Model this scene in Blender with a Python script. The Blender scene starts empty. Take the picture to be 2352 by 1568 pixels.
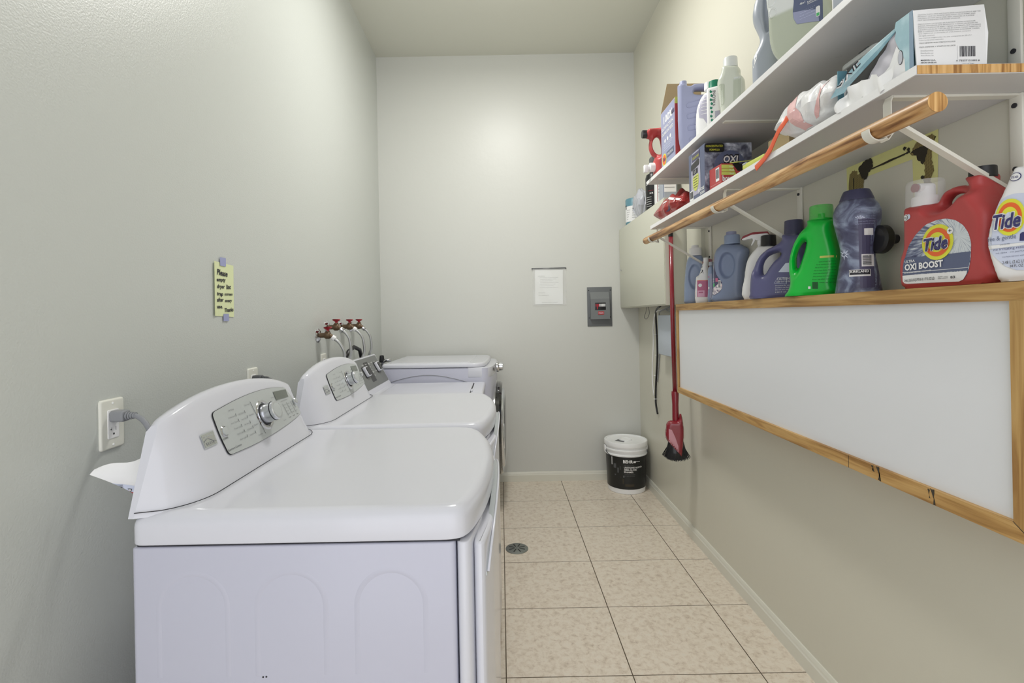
import bpy, bmesh, math, random
import numpy as np
from mathutils import Vector, Matrix
from mathutils.bvhtree import BVHTree
random.seed(7)
S = bpy.context.scene
COL = S.collection
PI = math.pi
# ---------------------------------------------------------------- camera, world, lights, exposure
H = 1.26
cam = bpy.data.cameras.new('camera'); camo = bpy.data.objects.new('camera', cam); COL.objects.link(camo)
cam.sensor_width = 36.0; cam.sensor_fit = 'HORIZONTAL'; cam.lens = 1120.0 / 2352.0 * 36.0
cam.shift_x = 26.0 / 2352.0; cam.shift_y = -57.0 / 2352.0
cam.clip_start = 0.02
th = math.radians(1.1)
r = Vector((math.cos(th), 0, -math.sin(th))); u = Vector((math.sin(th), 0, math.cos(th))); b = Vector((0, -1, 0))
M = Matrix((r, u, b)).transposed().to_4x4(); M.translation = (0, 0, H)
camo.matrix_world = M
S.camera = camo
S.view_settings.view_transform = 'Standard'; S.view_settings.look = 'None'
S.view_settings.gamma = 1.0; S.view_settings.use_curve_mapping = False
S.view_settings.exposure = 0.15
w = bpy.data.worlds.new('world'); S.world = w; w.use_nodes = True
w.node_tree.nodes['Background'].inputs[0].default_value = (0.95, 0.955, 1.0, 1)
w.node_tree.nodes['Background'].inputs[1].default_value = 1.65
def area(name, loc, rot, sx, sy, power, col, shape='RECTANGLE'):
    l = bpy.data.lights.new(name, 'AREA'); l.shape = shape; l.size = sx
    if shape == 'RECTANGLE': l.size_y = sy
    l.energy = power; l.color = col
    o = bpy.data.objects.new(name, l); COL.objects.link(o); o.location = loc; o.rotation_euler = rot
    return o
# the room's ceiling lamp (above the frame) and a fill light added behind the camera, tinted like doorway daylight
pl = bpy.data.lights.new('ceiling_lamp_light', 'POINT'); pl.energy = 6.5; pl.color = (1.0, 0.985, 0.95); pl.shadow_soft_size = 0.11
plo = bpy.data.objects.new('ceiling_lamp_light', pl); COL.objects.link(plo); plo.location = (0.06, 2.35, 3.02)
area('ceiling_lamp_diffuser', (0.06, 2.35, 3.17), (0, 0, 0), 0.34, 0.34, 20.5, (1.0, 0.985, 0.95), 'DISK')
area('doorway_fill', (0.05, -0.75, 1.55), (math.radians(90), 0, 0), 1.7, 2.2, 1.5, (0.88, 0.92, 1.0))

# ---------------------------------------------------------------- materials
def lin(c):
    c = c / 255.0
    return c / 12.92 if c <= 0.04045 else ((c + 0.055) / 1.055) ** 2.4
K = 0.74
def C(r_, g_, b_, k=None):
    k = K if k is None else k
    return tuple(min(0.92, lin(v) / k) for v in (r_, g_, b_)) + (1,)
MATS = {}
def mat(name, col, rough=0.5, metal=0.0, alpha=1.0, bump=None, spec=0.5, coat=0.0, trans=0.0, var=None, emit=None):
    m = bpy.data.materials.new(name); m.use_nodes = True; nt = m.node_tree
    p = nt.nodes['Principled BSDF']
    p.inputs['Base Color'].default_value = col; p.inputs['Roughness'].default_value = rough
    p.inputs['Metallic'].default_value = metal; p.inputs['Alpha'].default_value = alpha
    p.inputs['Specular IOR Level'].default_value = spec; p.inputs['Coat Weight'].default_value = coat
    p.inputs['Transmission Weight'].default_value = trans
    tc = nt.nodes.new('ShaderNodeTexCoord')
    if var:      # (scale, amount, second colour)
        n = nt.nodes.new('ShaderNodeTexNoise'); n.inputs['Scale'].default_value = var[0]; n.inputs['Detail'].default_value = 6
        cr = nt.nodes.new('ShaderNodeValToRGB'); cr.color_ramp.elements[0].position = var[1]; cr.color_ramp.elements[1].position = min(1, var[1] + 0.3)
        cr.color_ramp.elements[0].color = col; cr.color_ramp.elements[1].color = var[2]
        nt.links.new(tc.outputs['Object'], n.inputs['Vector']); nt.links.new(n.outputs['Fac'], cr.inputs[0]); nt.links.new(cr.outputs[0], p.inputs['Base Color'])
    if bump:     # (scale, strength, distance)
        n = nt.nodes.new('ShaderNodeTexNoise'); n.inputs['Scale'].default_value = bump[0]; n.inputs['Detail'].default_value = 3
        bn = nt.nodes.new('ShaderNodeBump'); bn.inputs['Strength'].default_value = bump[1]; bn.inputs['Distance'].default_value = bump[2]
        nt.links.new(tc.outputs['Object'], n.inputs['Vector']); nt.links.new(n.outputs['Fac'], bn.inputs['Height']); nt.links.new(bn.outputs[0], p.inputs['Normal'])
    MATS[name] = m
    return m
mat('wall_left', C(178, 181, 177), 0.36, bump=(210, 0.32, 0.002), spec=0.5)
mat('wall_back', C(184, 185, 180), 0.40, bump=(30, 0.2, 0.003), spec=0.5)
mat('wall_right', C(188, 186, 173), 0.36, bump=(40, 0.15, 0.003), spec=0.5)
mat('ceiling', C(190, 190, 180), 0.5, bump=(60, 0.1, 0.002))
mat('trim', C(196, 195, 184), 0.3)
mat('grout', C(84, 74, 60), 0.9)
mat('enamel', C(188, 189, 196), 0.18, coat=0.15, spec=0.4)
mat('enamel_shade', C(170, 171, 184), 0.25, coat=0.0, spec=0.4)  # white enamel darkened and blued, shade of the sides put into the colour
mat('panel_grey', C(164, 168, 167), 0.35)
mat('silver', C(190, 192, 196), 0.2, metal=0.9)
mat('chrome', (0.62, 0.62, 0.64, 1), 0.12, metal=1.0)
mat('gap', (0.03, 0.03, 0.035, 1), 0.8)
mat('black', (0.012, 0.012, 0.014, 1), 0.35)
mat('gloss_black', (0.01, 0.01, 0.012, 1), 0.05, coat=1)
mat('lcd', C(92, 97, 90), 0.2)
mat('ink', (0.03, 0.03, 0.04, 1), 0.6)
mat('inkgrey', C(120, 122, 124), 0.6)
mat('kltext', C(150, 155, 185), 0.6)
mat('white', C(222, 222, 224), 0.4)
mat('pale', C(190, 196, 214), 0.4)
mat('navy', C(52, 50, 98), 0.35)
mat('slate', C(84, 92, 118), 0.4)
mat('dkgreen', C(6, 78, 28), 0.5)
mat('charcoal', C(74, 76, 78), 0.4)
mat('console_dark', C(104, 106, 105), 0.5)
mat('plate', C(205, 205, 196), 0.3)
mat('cord_grey', C(126, 128, 132), 0.5)
mat('brass', C(92, 74, 54), 0.45, metal=0.3)
mat('red_handle', C(160, 40, 52), 0.4)
mat('braid', C(165, 166, 166), 0.35, metal=0.8, bump=(600, 0.5, 0.001))
mat('note', C(200, 206, 164), 0.7)
mat('tape', C(142, 146, 180), 0.6)
mat('paper', C(212, 214, 212), 0.7)
mat('sleeve', C(225, 228, 228), 0.08, alpha=0.22, spec=1.0)
mat('breaker', C(92, 95, 97), 0.45)
mat('breaker_box', C(104, 107, 108), 0.45)
mat('bucket', C(214, 215, 216), 0.4, var=(9, 0.62, C(196, 198, 200)))
mat('bucket_label', C(22, 24, 24), 0.3)
mat('board_white', C(203, 205, 208), 0.22, spec=0.5)
mat('shelf_white', C(186, 185, 184), 0.45, var=(30, 0.66, C(164, 162, 160)))  # board white darkened in colour for the shade on its underside
mat('edge_lit_white', C(222, 222, 224), 0.4, var=(25, 0.68, C(196, 196, 196)))  # white front edge painted lighter for the light that falls on it
mat('bracket', C(202, 200, 190), 0.35)
mat('red', C(164, 62, 62), 0.4)
mat('dark_red', C(120, 26, 38), 0.25, coat=0.4)
mat('pink_clear', C(178, 128, 138), 0.3)
mat('green', C(6, 172, 54), 0.3, coat=0.2)
mat('green_clear', C(60, 190, 70), 0.12, alpha=0.55)
mat('purple', C(86, 86, 122), 0.3)
mat('purple_cap', C(58, 58, 84), 0.35)
mat('blue_grey', C(118, 130, 156), 0.36)
mat('blue_pale', C(130, 144, 170), 0.36)
mat('lilac', C(138, 142, 170), 0.38)
mat('lilac_label', C(162, 160, 176), 0.45)
mat('grey_blue', C(150, 156, 166), 0.35)
mat('offwhite', C(215, 215, 215), 0.35)
mat('milky', C(198, 202, 190), 0.3, trans=0.15)
mat('ecosbody', C(188, 192, 184), 0.18, var=(4, 0.55, C(172, 178, 160)), coat=0.3)
mat('clear', C(215, 215, 215), 0.08, alpha=0.28, spec=0.8)
mat('frosted', C(205, 208, 206), 0.3, alpha=0.85)
mat('cardboard', C(150, 132, 100), 0.8)
mat('card_dark', C(60, 54, 44), 0.9)
mat('yellow', C(205, 205, 60), 0.45)
mat('lime', C(184, 190, 92), 0.4)
mat('orange', C(214, 96, 44), 0.4)
mat('strap', C(206, 88, 54), 0.3)
mat('pinkprint', C(206, 164, 162), 0.35)
mat('pink', C(176, 96, 128), 0.45)
mat('pinkpale', C(206, 160, 184), 0.45)
mat('plum', C(72, 70, 96), 0.45)
mat('teal', C(136, 170, 180), 0.4, var=(22, 0.5, C(176, 200, 206)))
mat('teal_edge', C(116, 138, 158), 0.4)
mat('teal_dark', C(86, 128, 142), 0.4)
mat('emerald', C(20, 112, 86), 0.35)
mat('grey_bag', C(170, 172, 180), 0.35)
mat('inner_bag', C(176, 174, 182), 0.4)
mat('greenprint', C(80, 170, 110), 0.45)
mat('plastic_bag', C(222, 220, 222), 0.38, alpha=0.93, bump=(45, 0.5, 0.006), spec=0.35)
mat('red_bag', C(140, 44, 42), 0.25, coat=0.2, bump=(36, 0.8, 0.008))
mat('drain', C(120, 124, 120), 0.4, metal=0.6)
mat('duct', C(150, 150, 166), 0.5)
mat('tapeyellow', C(196, 194, 132), 0.8, var=(20, 0.62, C(176, 172, 120)))
mat('soffit', C(188, 188, 174), 0.4, bump=(25, 0.1, 0.002))
mat('jbox', C(172, 180, 190), 0.4)
mat('kirk_label', C(88, 92, 128), 0.35)

def nodes(m):
    nt = m.node_tree
    return nt, nt.nodes['Principled BSDF'], nt.nodes['Texture Coordinate']
def ramp(nt, stops):
    cr = nt.nodes.new('ShaderNodeValToRGB'); e = cr.color_ramp.elements
    e[0].position, e[0].color = stops[0]; e[1].position, e[1].color = stops[-1]
    for p_, c_ in stops[1:-1]:
        x = e.new(p_); x.color = c_
    return cr
# floor tile: beige, mottled
m = mat('tile', C(190, 176, 156), 0.32, spec=0.4)
nt, p, tc = nodes(m)
geo = nt.nodes.new('ShaderNodeNewGeometry')
oi = nt.nodes.new('ShaderNodeObjectInfo'); va = nt.nodes.new('ShaderNodeVectorMath'); va.operation = 'MULTIPLY_ADD'
nt.links.new(oi.outputs['Random'], va.inputs[0]); va.inputs[1].default_value = (7, 3, 5); nt.links.new(geo.outputs['Position'], va.inputs[2])
n1 = nt.nodes.new('ShaderNodeTexNoise'); n1.inputs['Scale'].default_value = 42; n1.inputs['Detail'].default_value = 9; n1.inputs['Roughness'].default_value = 0.68; n1.inputs['Distortion'].default_value = 0.4
nt.links.new(va.outputs[0], n1.inputs['Vector'])
cr = ramp(nt, [(0.30, C(170, 156, 140)), (0.44, C(192, 181, 166)), (0.56, C(202, 193, 179)), (0.72, C(198, 192, 180))])
nt.links.new(n1.outputs['Fac'], cr.inputs[0]); nt.links.new(cr.outputs[0], p.inputs['Base Color'])
# wood
def wood(name, c1, c2, c3, sc, axis='Y', rough=0.45):
    m = mat(name, c1, rough); nt, p, tc = nodes(m)
    mp = nt.nodes.new('ShaderNodeMapping'); s = [sc, sc, sc]; s['XYZ'.index(axis)] = sc * 0.06
    mp.inputs['Scale'].default_value = s
    n = nt.nodes.new('ShaderNodeTexNoise'); n.inputs['Scale'].default_value = 1.0; n.inputs['Detail'].default_value = 5; n.inputs['Distortion'].default_value = 0.9
    nt.links.new(tc.outputs['Object'], mp.inputs[0]); nt.links.new(mp.outputs[0], n.inputs['Vector'])
    cr = ramp(nt, [(0.36, c2), (0.5, c1), (0.62, c3)]); nt.links.new(n.outputs['Fac'], cr.inputs[0]); nt.links.new(cr.outputs[0], p.inputs['Base Color'])
    return m
wood('frame_wood', C(164, 128, 76), C(134, 98, 52), C(178, 144, 92), 60, 'Y')
wood('frame_wood_v', C(164, 130, 78), C(140, 104, 58), C(176, 144, 92), 60, 'Z')
wood('rod_wood', C(170, 128, 80), C(108, 70, 38), C(196, 162, 116), 62, 'Y', 0.4)
wood('end_grain', C(184, 142, 86), C(138, 96, 50), C(200, 162, 108), 90, 'Z', 0.6)
# swirly marbled blue print, burst print and speckled box print
def swirl(name, stops, sc, dist):
    m = mat(name, stops[0][1], 0.35); nt, p, tc = nodes(m)
    n = nt.nodes.new('ShaderNodeTexNoise'); n.inputs['Scale'].default_value = sc; n.inputs['Detail'].default_value = 6; n.inputs['Distortion'].default_value = dist
    nt.links.new(tc.outputs['Object'], n.inputs['Vector']); cr = ramp(nt, stops); nt.links.new(n.outputs['Fac'], cr.inputs[0]); nt.links.new(cr.outputs[0], p.inputs['Base Color'])
swirl('kirk_body', [(0.36, C(60, 60, 84)), (0.48, C(82, 86, 110)), (0.58, C(122, 132, 154)), (0.7, C(148, 158, 178))], 16, 1.4)
swirl('box_print', [(0.35, C(70, 72, 88)), (0.46, C(104, 108, 124)), (0.58, C(140, 146, 160)), (0.68, C(190, 194, 206))], 34, 0.4)
swirl('flower_print', [(0.35, C(84, 84, 108)), (0.45, C(170, 160, 172)), (0.55, C(226, 220, 224)), (0.7, C(204, 160, 168))], 60, 0.6)
def burst(name, cx, cz):
    m = mat(name, C(120, 130, 150), 0.35); nt, p, tc = nodes(m)
    sep = nt.nodes.new('ShaderNodeSeparateXYZ'); nt.links.new(tc.outputs['Object'], sep.inputs[0])
    def mth(op, a, b_=None):
        x = nt.nodes.new('ShaderNodeMath'); x.operation = op
        for i, v in enumerate((a, b_)):
            if v is None: continue
            if isinstance(v, (int, float)): x.inputs[i].default_value = v
            else: nt.links.new(v, x.inputs[i])
        return x.outputs[0]
    dx = mth('SUBTRACT', sep.outputs[0], cx); dz = mth('SUBTRACT', sep.outputs[2], cz)
    an = mth('ARCTAN2', dz, dx); rr = mth('SQRT', mth('ADD', mth('MULTIPLY', dx, dx), mth('MULTIPLY', dz, dz)))
    cx_ = nt.nodes.new('ShaderNodeCombineXYZ'); nt.links.new(mth('MULTIPLY', an, 9.0), cx_.inputs[0]); nt.links.new(mth('MULTIPLY', rr, 14.0), cx_.inputs[1])
    n = nt.nodes.new('ShaderNodeTexNoise'); n.inputs['Scale'].default_value = 2.2; n.inputs['Detail'].default_value = 4
    nt.links.new(cx_.outputs[0], n.inputs['Vector'])
    f = mth('SUBTRACT', mth('ADD', n.outputs['Fac'], 0.22), mth('MULTIPLY', rr, 2.2))
    cr = ramp(nt, [(0.34, C(58, 62, 92)), (0.5, C(112, 120, 144)), (0.66, C(196, 202, 206))]); nt.links.new(f, cr.inputs[0]); nt.links.new(cr.outputs[0], p.inputs['Base Color'])
burst('tide_burst', 0.035, 0.10)
m = MATS['ecosbody']; nt, p, tc = nodes(m)
sp = nt.nodes.new('ShaderNodeSeparateXYZ'); nt.links.new(tc.outputs['Object'], sp.inputs[0]); cr = ramp(nt, [(0.150, C(166, 172, 156)), (0.158, C(198, 201, 199))]); nt.links.new(sp.outputs[2], cr.inputs[0]); nt.links.new(cr.outputs[0], p.inputs['Base Color'])
# damaged wall patch with mesh tape
m = mat('mesh_tape', C(96, 84, 52), 0.9); nt, p, tc = nodes(m)
wv = [nt.nodes.new('ShaderNodeTexWave') for _ in range(2)]
mx = nt.nodes.new('ShaderNodeMath'); mx.operation = 'MAXIMUM'
for i, x in enumerate(wv):
    x.bands_direction = 'YZ'[i]; x.inputs['Scale'].default_value = 110
    nt.links.new(tc.outputs['Object'], x.inputs['Vector']); nt.links.new(x.outputs['Fac'], mx.inputs[i])
cr = ramp(nt, [(0.72, C(64, 54, 34)), (0.95, C(150, 136, 84))]); nt.links.new(mx.outputs[0], cr.inputs[0]); nt.links.new(cr.outputs[0], p.inputs['Base Color'])
mat('hole_dark', C(46, 42, 32), 0.95)

# ---------------------------------------------------------------- object helpers
def link(name, me, parent=None, loc=None, kind=None):
    o = bpy.data.objects.new(name, me); COL.objects.link(o)
    if parent is not None: o.parent = parent
    if loc is not None: o.location = loc
    if kind: o['kind'] = kind
    return o
def mesh(name, V, Fc, mats, smooth=None, mi=None):
    me = bpy.data.meshes.new(name); me.from_pydata([tuple(v) for v in V], [], [tuple(f) for f in Fc])
    if isinstance(mats, str): mats = [mats]
    for m_ in mats: me.materials.append(MATS[m_])
    if mi is not None: me.polygons.foreach_set('material_index', mi)
    if smooth is not None:
        me.polygons.foreach_set('use_smooth', [True] * len(me.polygons))
        if smooth < 180: me.set_sharp_from_angle(angle=math.radians(smooth))
    me.update(); return me
class G:      # geometry collector
    def __init__(s): s.V = []; s.F = []; s.M = []; s.mats = []; s.m = 0
    def use(s, name):
        if name not in s.mats: s.mats.append(name)
        s.m = s.mats.index(name); return s
    def add(s, V, Fc):
        k = len(s.V); s.V += [tuple(v) for v in V]; s.F += [tuple(i + k for i in f) for f in Fc]; s.M += [s.m] * len(Fc); return s
    def xf(s, Mx, start=0):
        for i in range(start, len(s.V)): s.V[i] = tuple(Mx @ Vector(s.V[i]))
        return s
    def box(s, x0, x1, y0, y1, z0, z1):
        return s.add([(x0,y0,z0),(x1,y0,z0),(x1,y1,z0),(x0,y1,z0),(x0,y0,z1),(x1,y0,z1),(x1,y1,z1),(x0,y1,z1)],
                     [(0,3,2,1),(4,5,6,7),(0,1,5,4),(1,2,6,5),(2,3,7,6),(3,0,4,7)])
    def rbox(s, x0, x1, y0, y1, z0, z1, r=0.004, n=2):
        return s.rslab(rrect(x0, y0, x1, y1, r + .0018, n + 1), z0, z1, r, r, n)
    def rslab(s, out, z0, z1, rt, rb, n=3):
        # closed plan outline (ccw) -> slab with rounded top and bottom edges
        N = len(out); P_ = [Vector(p_) for p_ in out]; nr = []
        for i in range(N):
            t = (P_[(i + 1) % N] - P_[i - 1]); t = t.normalized() if t.length > 1e-9 else Vector((1, 0)); nr.append(Vector((t.y, -t.x)))
        prof = []
        for k in range(n + 1):
            a = (k / n) * PI / 2; prof.append((rb * (1 - math.sin(a)), z0 + rb * (1 - math.cos(a))))
        for k in range(n + 1):
            a = (k / n) * PI / 2; prof.append((rt * (1 - math.cos(a)), z1 - rt * (1 - math.sin(a))))
        ex = min(.0015, max(rt, 1e-4)); prof = [(rb + ex, z0)] + prof + [(rt + ex, z1)]
        V = []; Fc = []
        for ins, z in prof: V += [(p_.x - q.x * ins, p_.y - q.y * ins, z) for p_, q in zip(P_, nr)]
        for k in range(len(prof) - 1):
            for i in range(N):
                j = (i + 1) % N; Fc.append((k * N + i, k * N + j, (k + 1) * N + j, (k + 1) * N + i))
        Fc.append(tuple(range(N))[::-1]); Fc.append(tuple(range((len(prof) - 1) * N, len(prof) * N)))
        return s.add(V, Fc)
    def lathe(s, prof, n=32, c=(0, 0, 0), axis='Z', cap=True, sx=1.0, sy=1.0):
        V = []; Fc = []
        for r_, z in prof:
            for i in range(n):
                a = 2 * PI * i / n; V.append((r_ * math.cos(a) * sx, r_ * math.sin(a) * sy, z))
        for k in range(len(prof) - 1):
            for i in range(n):
                j = (i + 1) % n; Fc.append((k * n + i, k * n + j, (k + 1) * n + j, (k + 1) * n + i))
        if cap: Fc.append(tuple(range(n))[::-1]); Fc.append(tuple(range((len(prof) - 1) * n, len(prof) * n)))
        if axis == 'X': V = [(z, x, y) for x, y, z in V]
        if axis == 'Y': V = [(y, z, x) for x, y, z in V]
        return s.add([(x + c[0], y + c[1], z + c[2]) for x, y, z in V], Fc)
    def tube(s, path, r, n=10, cap=True, taper=None):
        P_ = [Vector(p_) for p_ in path]; V = []; Fc = []; up = None
        for k, p_ in enumerate(P_):
            t = (P_[min(k + 1, len(P_) - 1)] - P_[max(k - 1, 0)]).normalized()
            if up is None: up = t.orthogonal().normalized()
            up = (up - t * up.dot(t)).normalized(); sd = t.cross(up)
            rr = r if taper is None else r * taper[k]
            for i in range(n):
                a = 2 * PI * i / n; V.append(p_ + up * rr * math.cos(a) + sd * rr * math.sin(a))
        for k in range(len(P_) - 1):
            for i in range(n):
                j = (i + 1) % n; Fc.append((k * n + i, k * n + j, (k + 1) * n + j, (k + 1) * n + i))
        if cap: Fc.append(tuple(range(n))[::-1]); Fc.append(tuple(range((len(P_) - 1) * n, len(P_) * n)))
        return s.add(V, Fc)
    def prism(s, pts3, d):      # polygon (3D points) extruded by vector d
        n = len(pts3); d = Vector(d); V = [Vector(p_) for p_ in pts3]; V += [v + d for v in V]
        return s.add(V, [tuple(range(n)), tuple(range(2 * n - 1, n - 1, -1))] + [(i, i + n, (i + 1) % n + n, (i + 1) % n) for i in range(n)])
    def sheet(s, fn, nu, nv, th=0.0):
        V = [fn(i / nu, j / nv) for j in range(nv + 1) for i in range(nu + 1)]
        Fc = [(j * (nu + 1) + i, j * (nu + 1) + i + 1, (j + 1) * (nu + 1) + i + 1, (j + 1) * (nu + 1) + i) for j in range(nv) for i in range(nu)]
        return s.add(V, Fc)
    def build(s, name, parent=None, mats=None, smooth=35, loc=None, kind=None, fix=True):
        me = mesh(name, s.V, s.F, mats or s.mats or 'white', smooth, s.M if s.mats else None)
        if fix:
            bm = bmesh.new(); bm.from_mesh(me); bmesh.ops.recalc_face_normals(bm, faces=bm.faces); bm.to_mesh(me); bm.free()
        return link(name, me, parent, loc, kind)
def rrect(x0, y0, x1, y1, r, n=4):
    r = min(r, abs(x1 - x0) / 2 * .999, abs(y1 - y0) / 2 * .999); out = []
    for cx, cy, a0 in ((x1 - r, y0 + r, -PI/2), (x1 - r, y1 - r, 0), (x0 + r, y1 - r, PI/2), (x0 + r, y0 + r, PI)):
        for k in range(n + 1):
            a = a0 + k / n * PI / 2; out.append((cx + r * math.cos(a), cy + r * math.sin(a)))
    return out
def roundpoly(pts, r, n=4):      # rounds every corner of a polygon
    out = []; N = len(pts)
    for i in range(N):
        a, b_, c_ = Vector(pts[i - 1]), Vector(pts[i]), Vector(pts[(i + 1) % N])
        rr = r[i] if isinstance(r, (list, tuple)) else r
        d1 = min(rr, (a - b_).length * .45); d2 = min(rr, (c_ - b_).length * .45)
        p1 = b_ + (a - b_).normalized() * d1; p2 = b_ + (c_ - b_).normalized() * d2
        for k in range(n + 1):
            t = k / n; out.append(tuple(p1 * (1 - t) ** 2 + b_ * 2 * t * (1 - t) + p2 * t * t))
    return out
def sm(pts, n=4, flat=1e-5):      # Catmull-Rom smoothing; keeps the flat bottom
    N = len(pts); out = []
    for i in range(N):
        p0, p1, p2, p3 = (Vector(pts[(i + k) % N]) for k in (-1, 0, 1, 2))
        if abs(p1.y) < flat and abs(p2.y) < flat: out.append(tuple(p1)); continue
        for k in range(n):
            t = k / n
            v = 0.5 * ((2 * p1) + (-p0 + p2) * t + (2 * p0 - 5 * p1 + 4 * p2 - p3) * t * t + (-p0 + 3 * p1 - 3 * p2 + p3) * t ** 3)
            out.append((v.x, max(v.y, 0.0)))
    return out
def thing(name, label, cat, loc=(0, 0, 0), rz=0.0, group=None):
    o = bpy.data.objects.new(name, None); COL.objects.link(o); o.empty_display_size = 0.05
    o.location = loc; o.rotation_euler = (0, 0, rz); tag(o, label, cat, group); return o
def tag(o, label, cat, group=None):
    o['label'] = label; o['category'] = cat
    if group: o['group'] = group
    return o

# ---- moulded bottle body from a side outline: thickness follows the distance to the outline
def slab(outline, holes, T, bev, cell=0.0032, zones=(), dents=(), exp=2.4, smooth_out=True, botr=0.010, vox=0.0028):
    polys = [np.array(sm(outline) if smooth_out else outline)] + [np.array(sm(h)) for h in holes]
    segs = []
    for P_ in polys:
        Q = np.roll(P_, -1, 0)
        for a, b_ in zip(P_, Q):
            if abs(a[1]) < 1e-5 and abs(b_[1]) < 1e-5: continue
            if np.hypot(*(a - b_)) > 1e-7: segs.append((a, b_))
    A = np.array([s_[0] for s_ in segs]); B = np.array([s_[1] for s_ in segs]); D = B - A; L2 = (D ** 2).sum(1)
    lo = polys[0].min(0); hi = polys[0].max(0)
    xs = np.arange(lo[0] - cell * 1.5, hi[0] + cell * 1.5, cell); zs = np.arange(0, hi[1] + cell * 1.5, cell)
    nx, nz = len(xs), len(zs); X_, Z_ = np.meshgrid(xs, zs); P = np.stack([X_.ravel(), Z_.ravel()], 1)
    t = np.clip(((P[:, None, :] - A) * D).sum(2) / L2, 0, 1); near = A + t[..., None] * D
    d2 = ((P[:, None, :] - near) ** 2).sum(2); k = d2.argmin(1); dist = np.sqrt(d2[np.arange(len(P)), k]); NP_ = near[np.arange(len(P)), k]
    ins = np.zeros(len(P), bool); pe = P + np.array([1e-7, 1e-7])
    for P_ in polys:
        Q = np.roll(P_, -1, 0)
        for (x1, y1), (x2, y2) in zip(P_, Q):
            if y1 == y2: continue
            c_ = ((y1 > pe[:, 1]) != (y2 > pe[:, 1])) & (pe[:, 0] < (x2 - x1) * (pe[:, 1] - y1) / (y2 - y1) + x1); ins ^= c_
    bevv = bev
    d = np.clip(dist / bevv, 0, 1); h = T * (1 - (1 - d) ** exp) ** (1 / exp)
    for (cx, cz, rx, rz, f) in zones:
        q_ = np.clip(1 - ((P[:, 0] - cx) / rx) ** 2 - ((P[:, 1] - cz) / rz) ** 2, 0, 1); q_ = np.clip(q_ * 1.6, 0, 1); q_ = q_ * q_ * (3 - 2 * q_); h *= 1 + (f - 1) * q_
    h *= 1 - 0.16 * np.clip(1 - P[:, 1] / botr, 0, 1) ** 2
    fr = -h.copy()
    for (cx, cz, rx, rz, dep) in dents:
        q_ = np.clip(1.0 - np.sqrt(((P[:, 0] - cx) / rx) ** 2 + ((P[:, 1] - cz) / rz) ** 2), 0, 1); q_ = np.clip(q_ * 5, 0, 1); fr += dep * q_ * q_ * (3 - 2 * q_)
    snap = (~ins) | (dist < cell * 0.28)
    insg = ins.reshape(nz, nx); use = np.zeros((nz, nx), bool)
    V = []; fi = -np.ones(len(P), int); bi = -np.ones(len(P), int); Fc = []
    def vid(i):
        if fi[i] >= 0: return
        if snap[i]:
            p_ = NP_[i] if (P[i, 1] > 1e-9 or not ins[i]) else NP_[i]
            fi[i] = bi[i] = len(V); V.append((p_[0], 0.0, max(0.0, p_[1])))
        else:
            fi[i] = len(V); V.append((P[i, 0], fr[i], P[i, 1])); bi[i] = len(V); V.append((P[i, 0], h[i], P[i, 1]))
    cells = insg[:-1, :-1] | insg[1:, :-1] | insg[:-1, 1:] | insg[1:, 1:]
    for z_, x_ in zip(*np.nonzero(cells)):
        q4 = [z_ * nx + x_, z_ * nx + x_ + 1, (z_ + 1) * nx + x_ + 1, (z_ + 1) * nx + x_]
        if max(dist[i] for i in q4 if not ins[i]) > cell * 1.6 if any(not ins[i] for i in q4) else False: continue
        for i in q4: vid(i)
        Fc.append(tuple(fi[i] for i in q4)); Fc.append(tuple(bi[i] for i in q4[::-1]))
        if z_ == 0: Fc.append((fi[q4[1]], fi[q4[0]], bi[q4[0]], bi[q4[1]]))
    W = np.array(V); E_ = set()
    for f in Fc:
        for i in range(len(f)):
            a_, b_ = f[i], f[(i + 1) % len(f)]
            if a_ != b_: E_.add((min(a_, b_), max(a_, b_)))
    E_ = np.array(sorted(E_)); deg = np.zeros(len(W)); np.add.at(deg, E_[:, 0], 1); np.add.at(deg, E_[:, 1], 1)
    mv = W[:, 2] > 0.004
    for it in range(5):
        acc = np.zeros_like(W); np.add.at(acc, E_[:, 0], W[E_[:, 1]]); np.add.at(acc, E_[:, 1], W[E_[:, 0]]); acc /= deg[:, None]
        k_ = 0.55 if it % 2 == 0 else -0.50
        W[mv] += k_ * (acc[mv] - W[mv])
    V = [tuple(v) for v in W]
    F2 = []
    for f in Fc:
        g = []
        for i in f:
            if i not in g: g.append(i)
        if len(g) > 2: F2.append(tuple(g))
    me = bpy.data.meshes.new('tmp'); me.from_pydata(V, [], F2); bm = bmesh.new(); bm.from_mesh(me); bmesh.ops.recalc_face_normals(bm, faces=bm.faces); bm.to_mesh(me); bm.free()
    o = bpy.data.objects.new('tmp', me); COL.objects.link(o)
    md = o.modifiers.new('r', 'REMESH'); md.mode = 'VOXEL'; md.voxel_size = vox; md.use_smooth_shade = True
    ms = o.modifiers.new('s', 'SMOOTH'); ms.factor = 0.5; ms.iterations = 5
    ev = o.evaluated_get(bpy.context.evaluated_depsgraph_get()); m2 = bpy.data.meshes.new_from_object(ev)
    co = np.zeros(len(m2.vertices) * 3); m2.vertices.foreach_get('co', co); co = co.reshape(-1, 3); co[:, 2] = np.where(co[:, 2] < 0.0035, 0.0, co[:, 2])
    V3 = [tuple(v) for v in co]; F3 = [tuple(p_.vertices) for p_ in m2.polygons]
    bpy.data.objects.remove(o); bpy.data.meshes.remove(me); bpy.data.meshes.remove(m2)
    return V3, F3
def bvh(V, Fc): return BVHTree.FromPolygons([Vector(v) for v in V], [list(f) for f in Fc])

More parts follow.
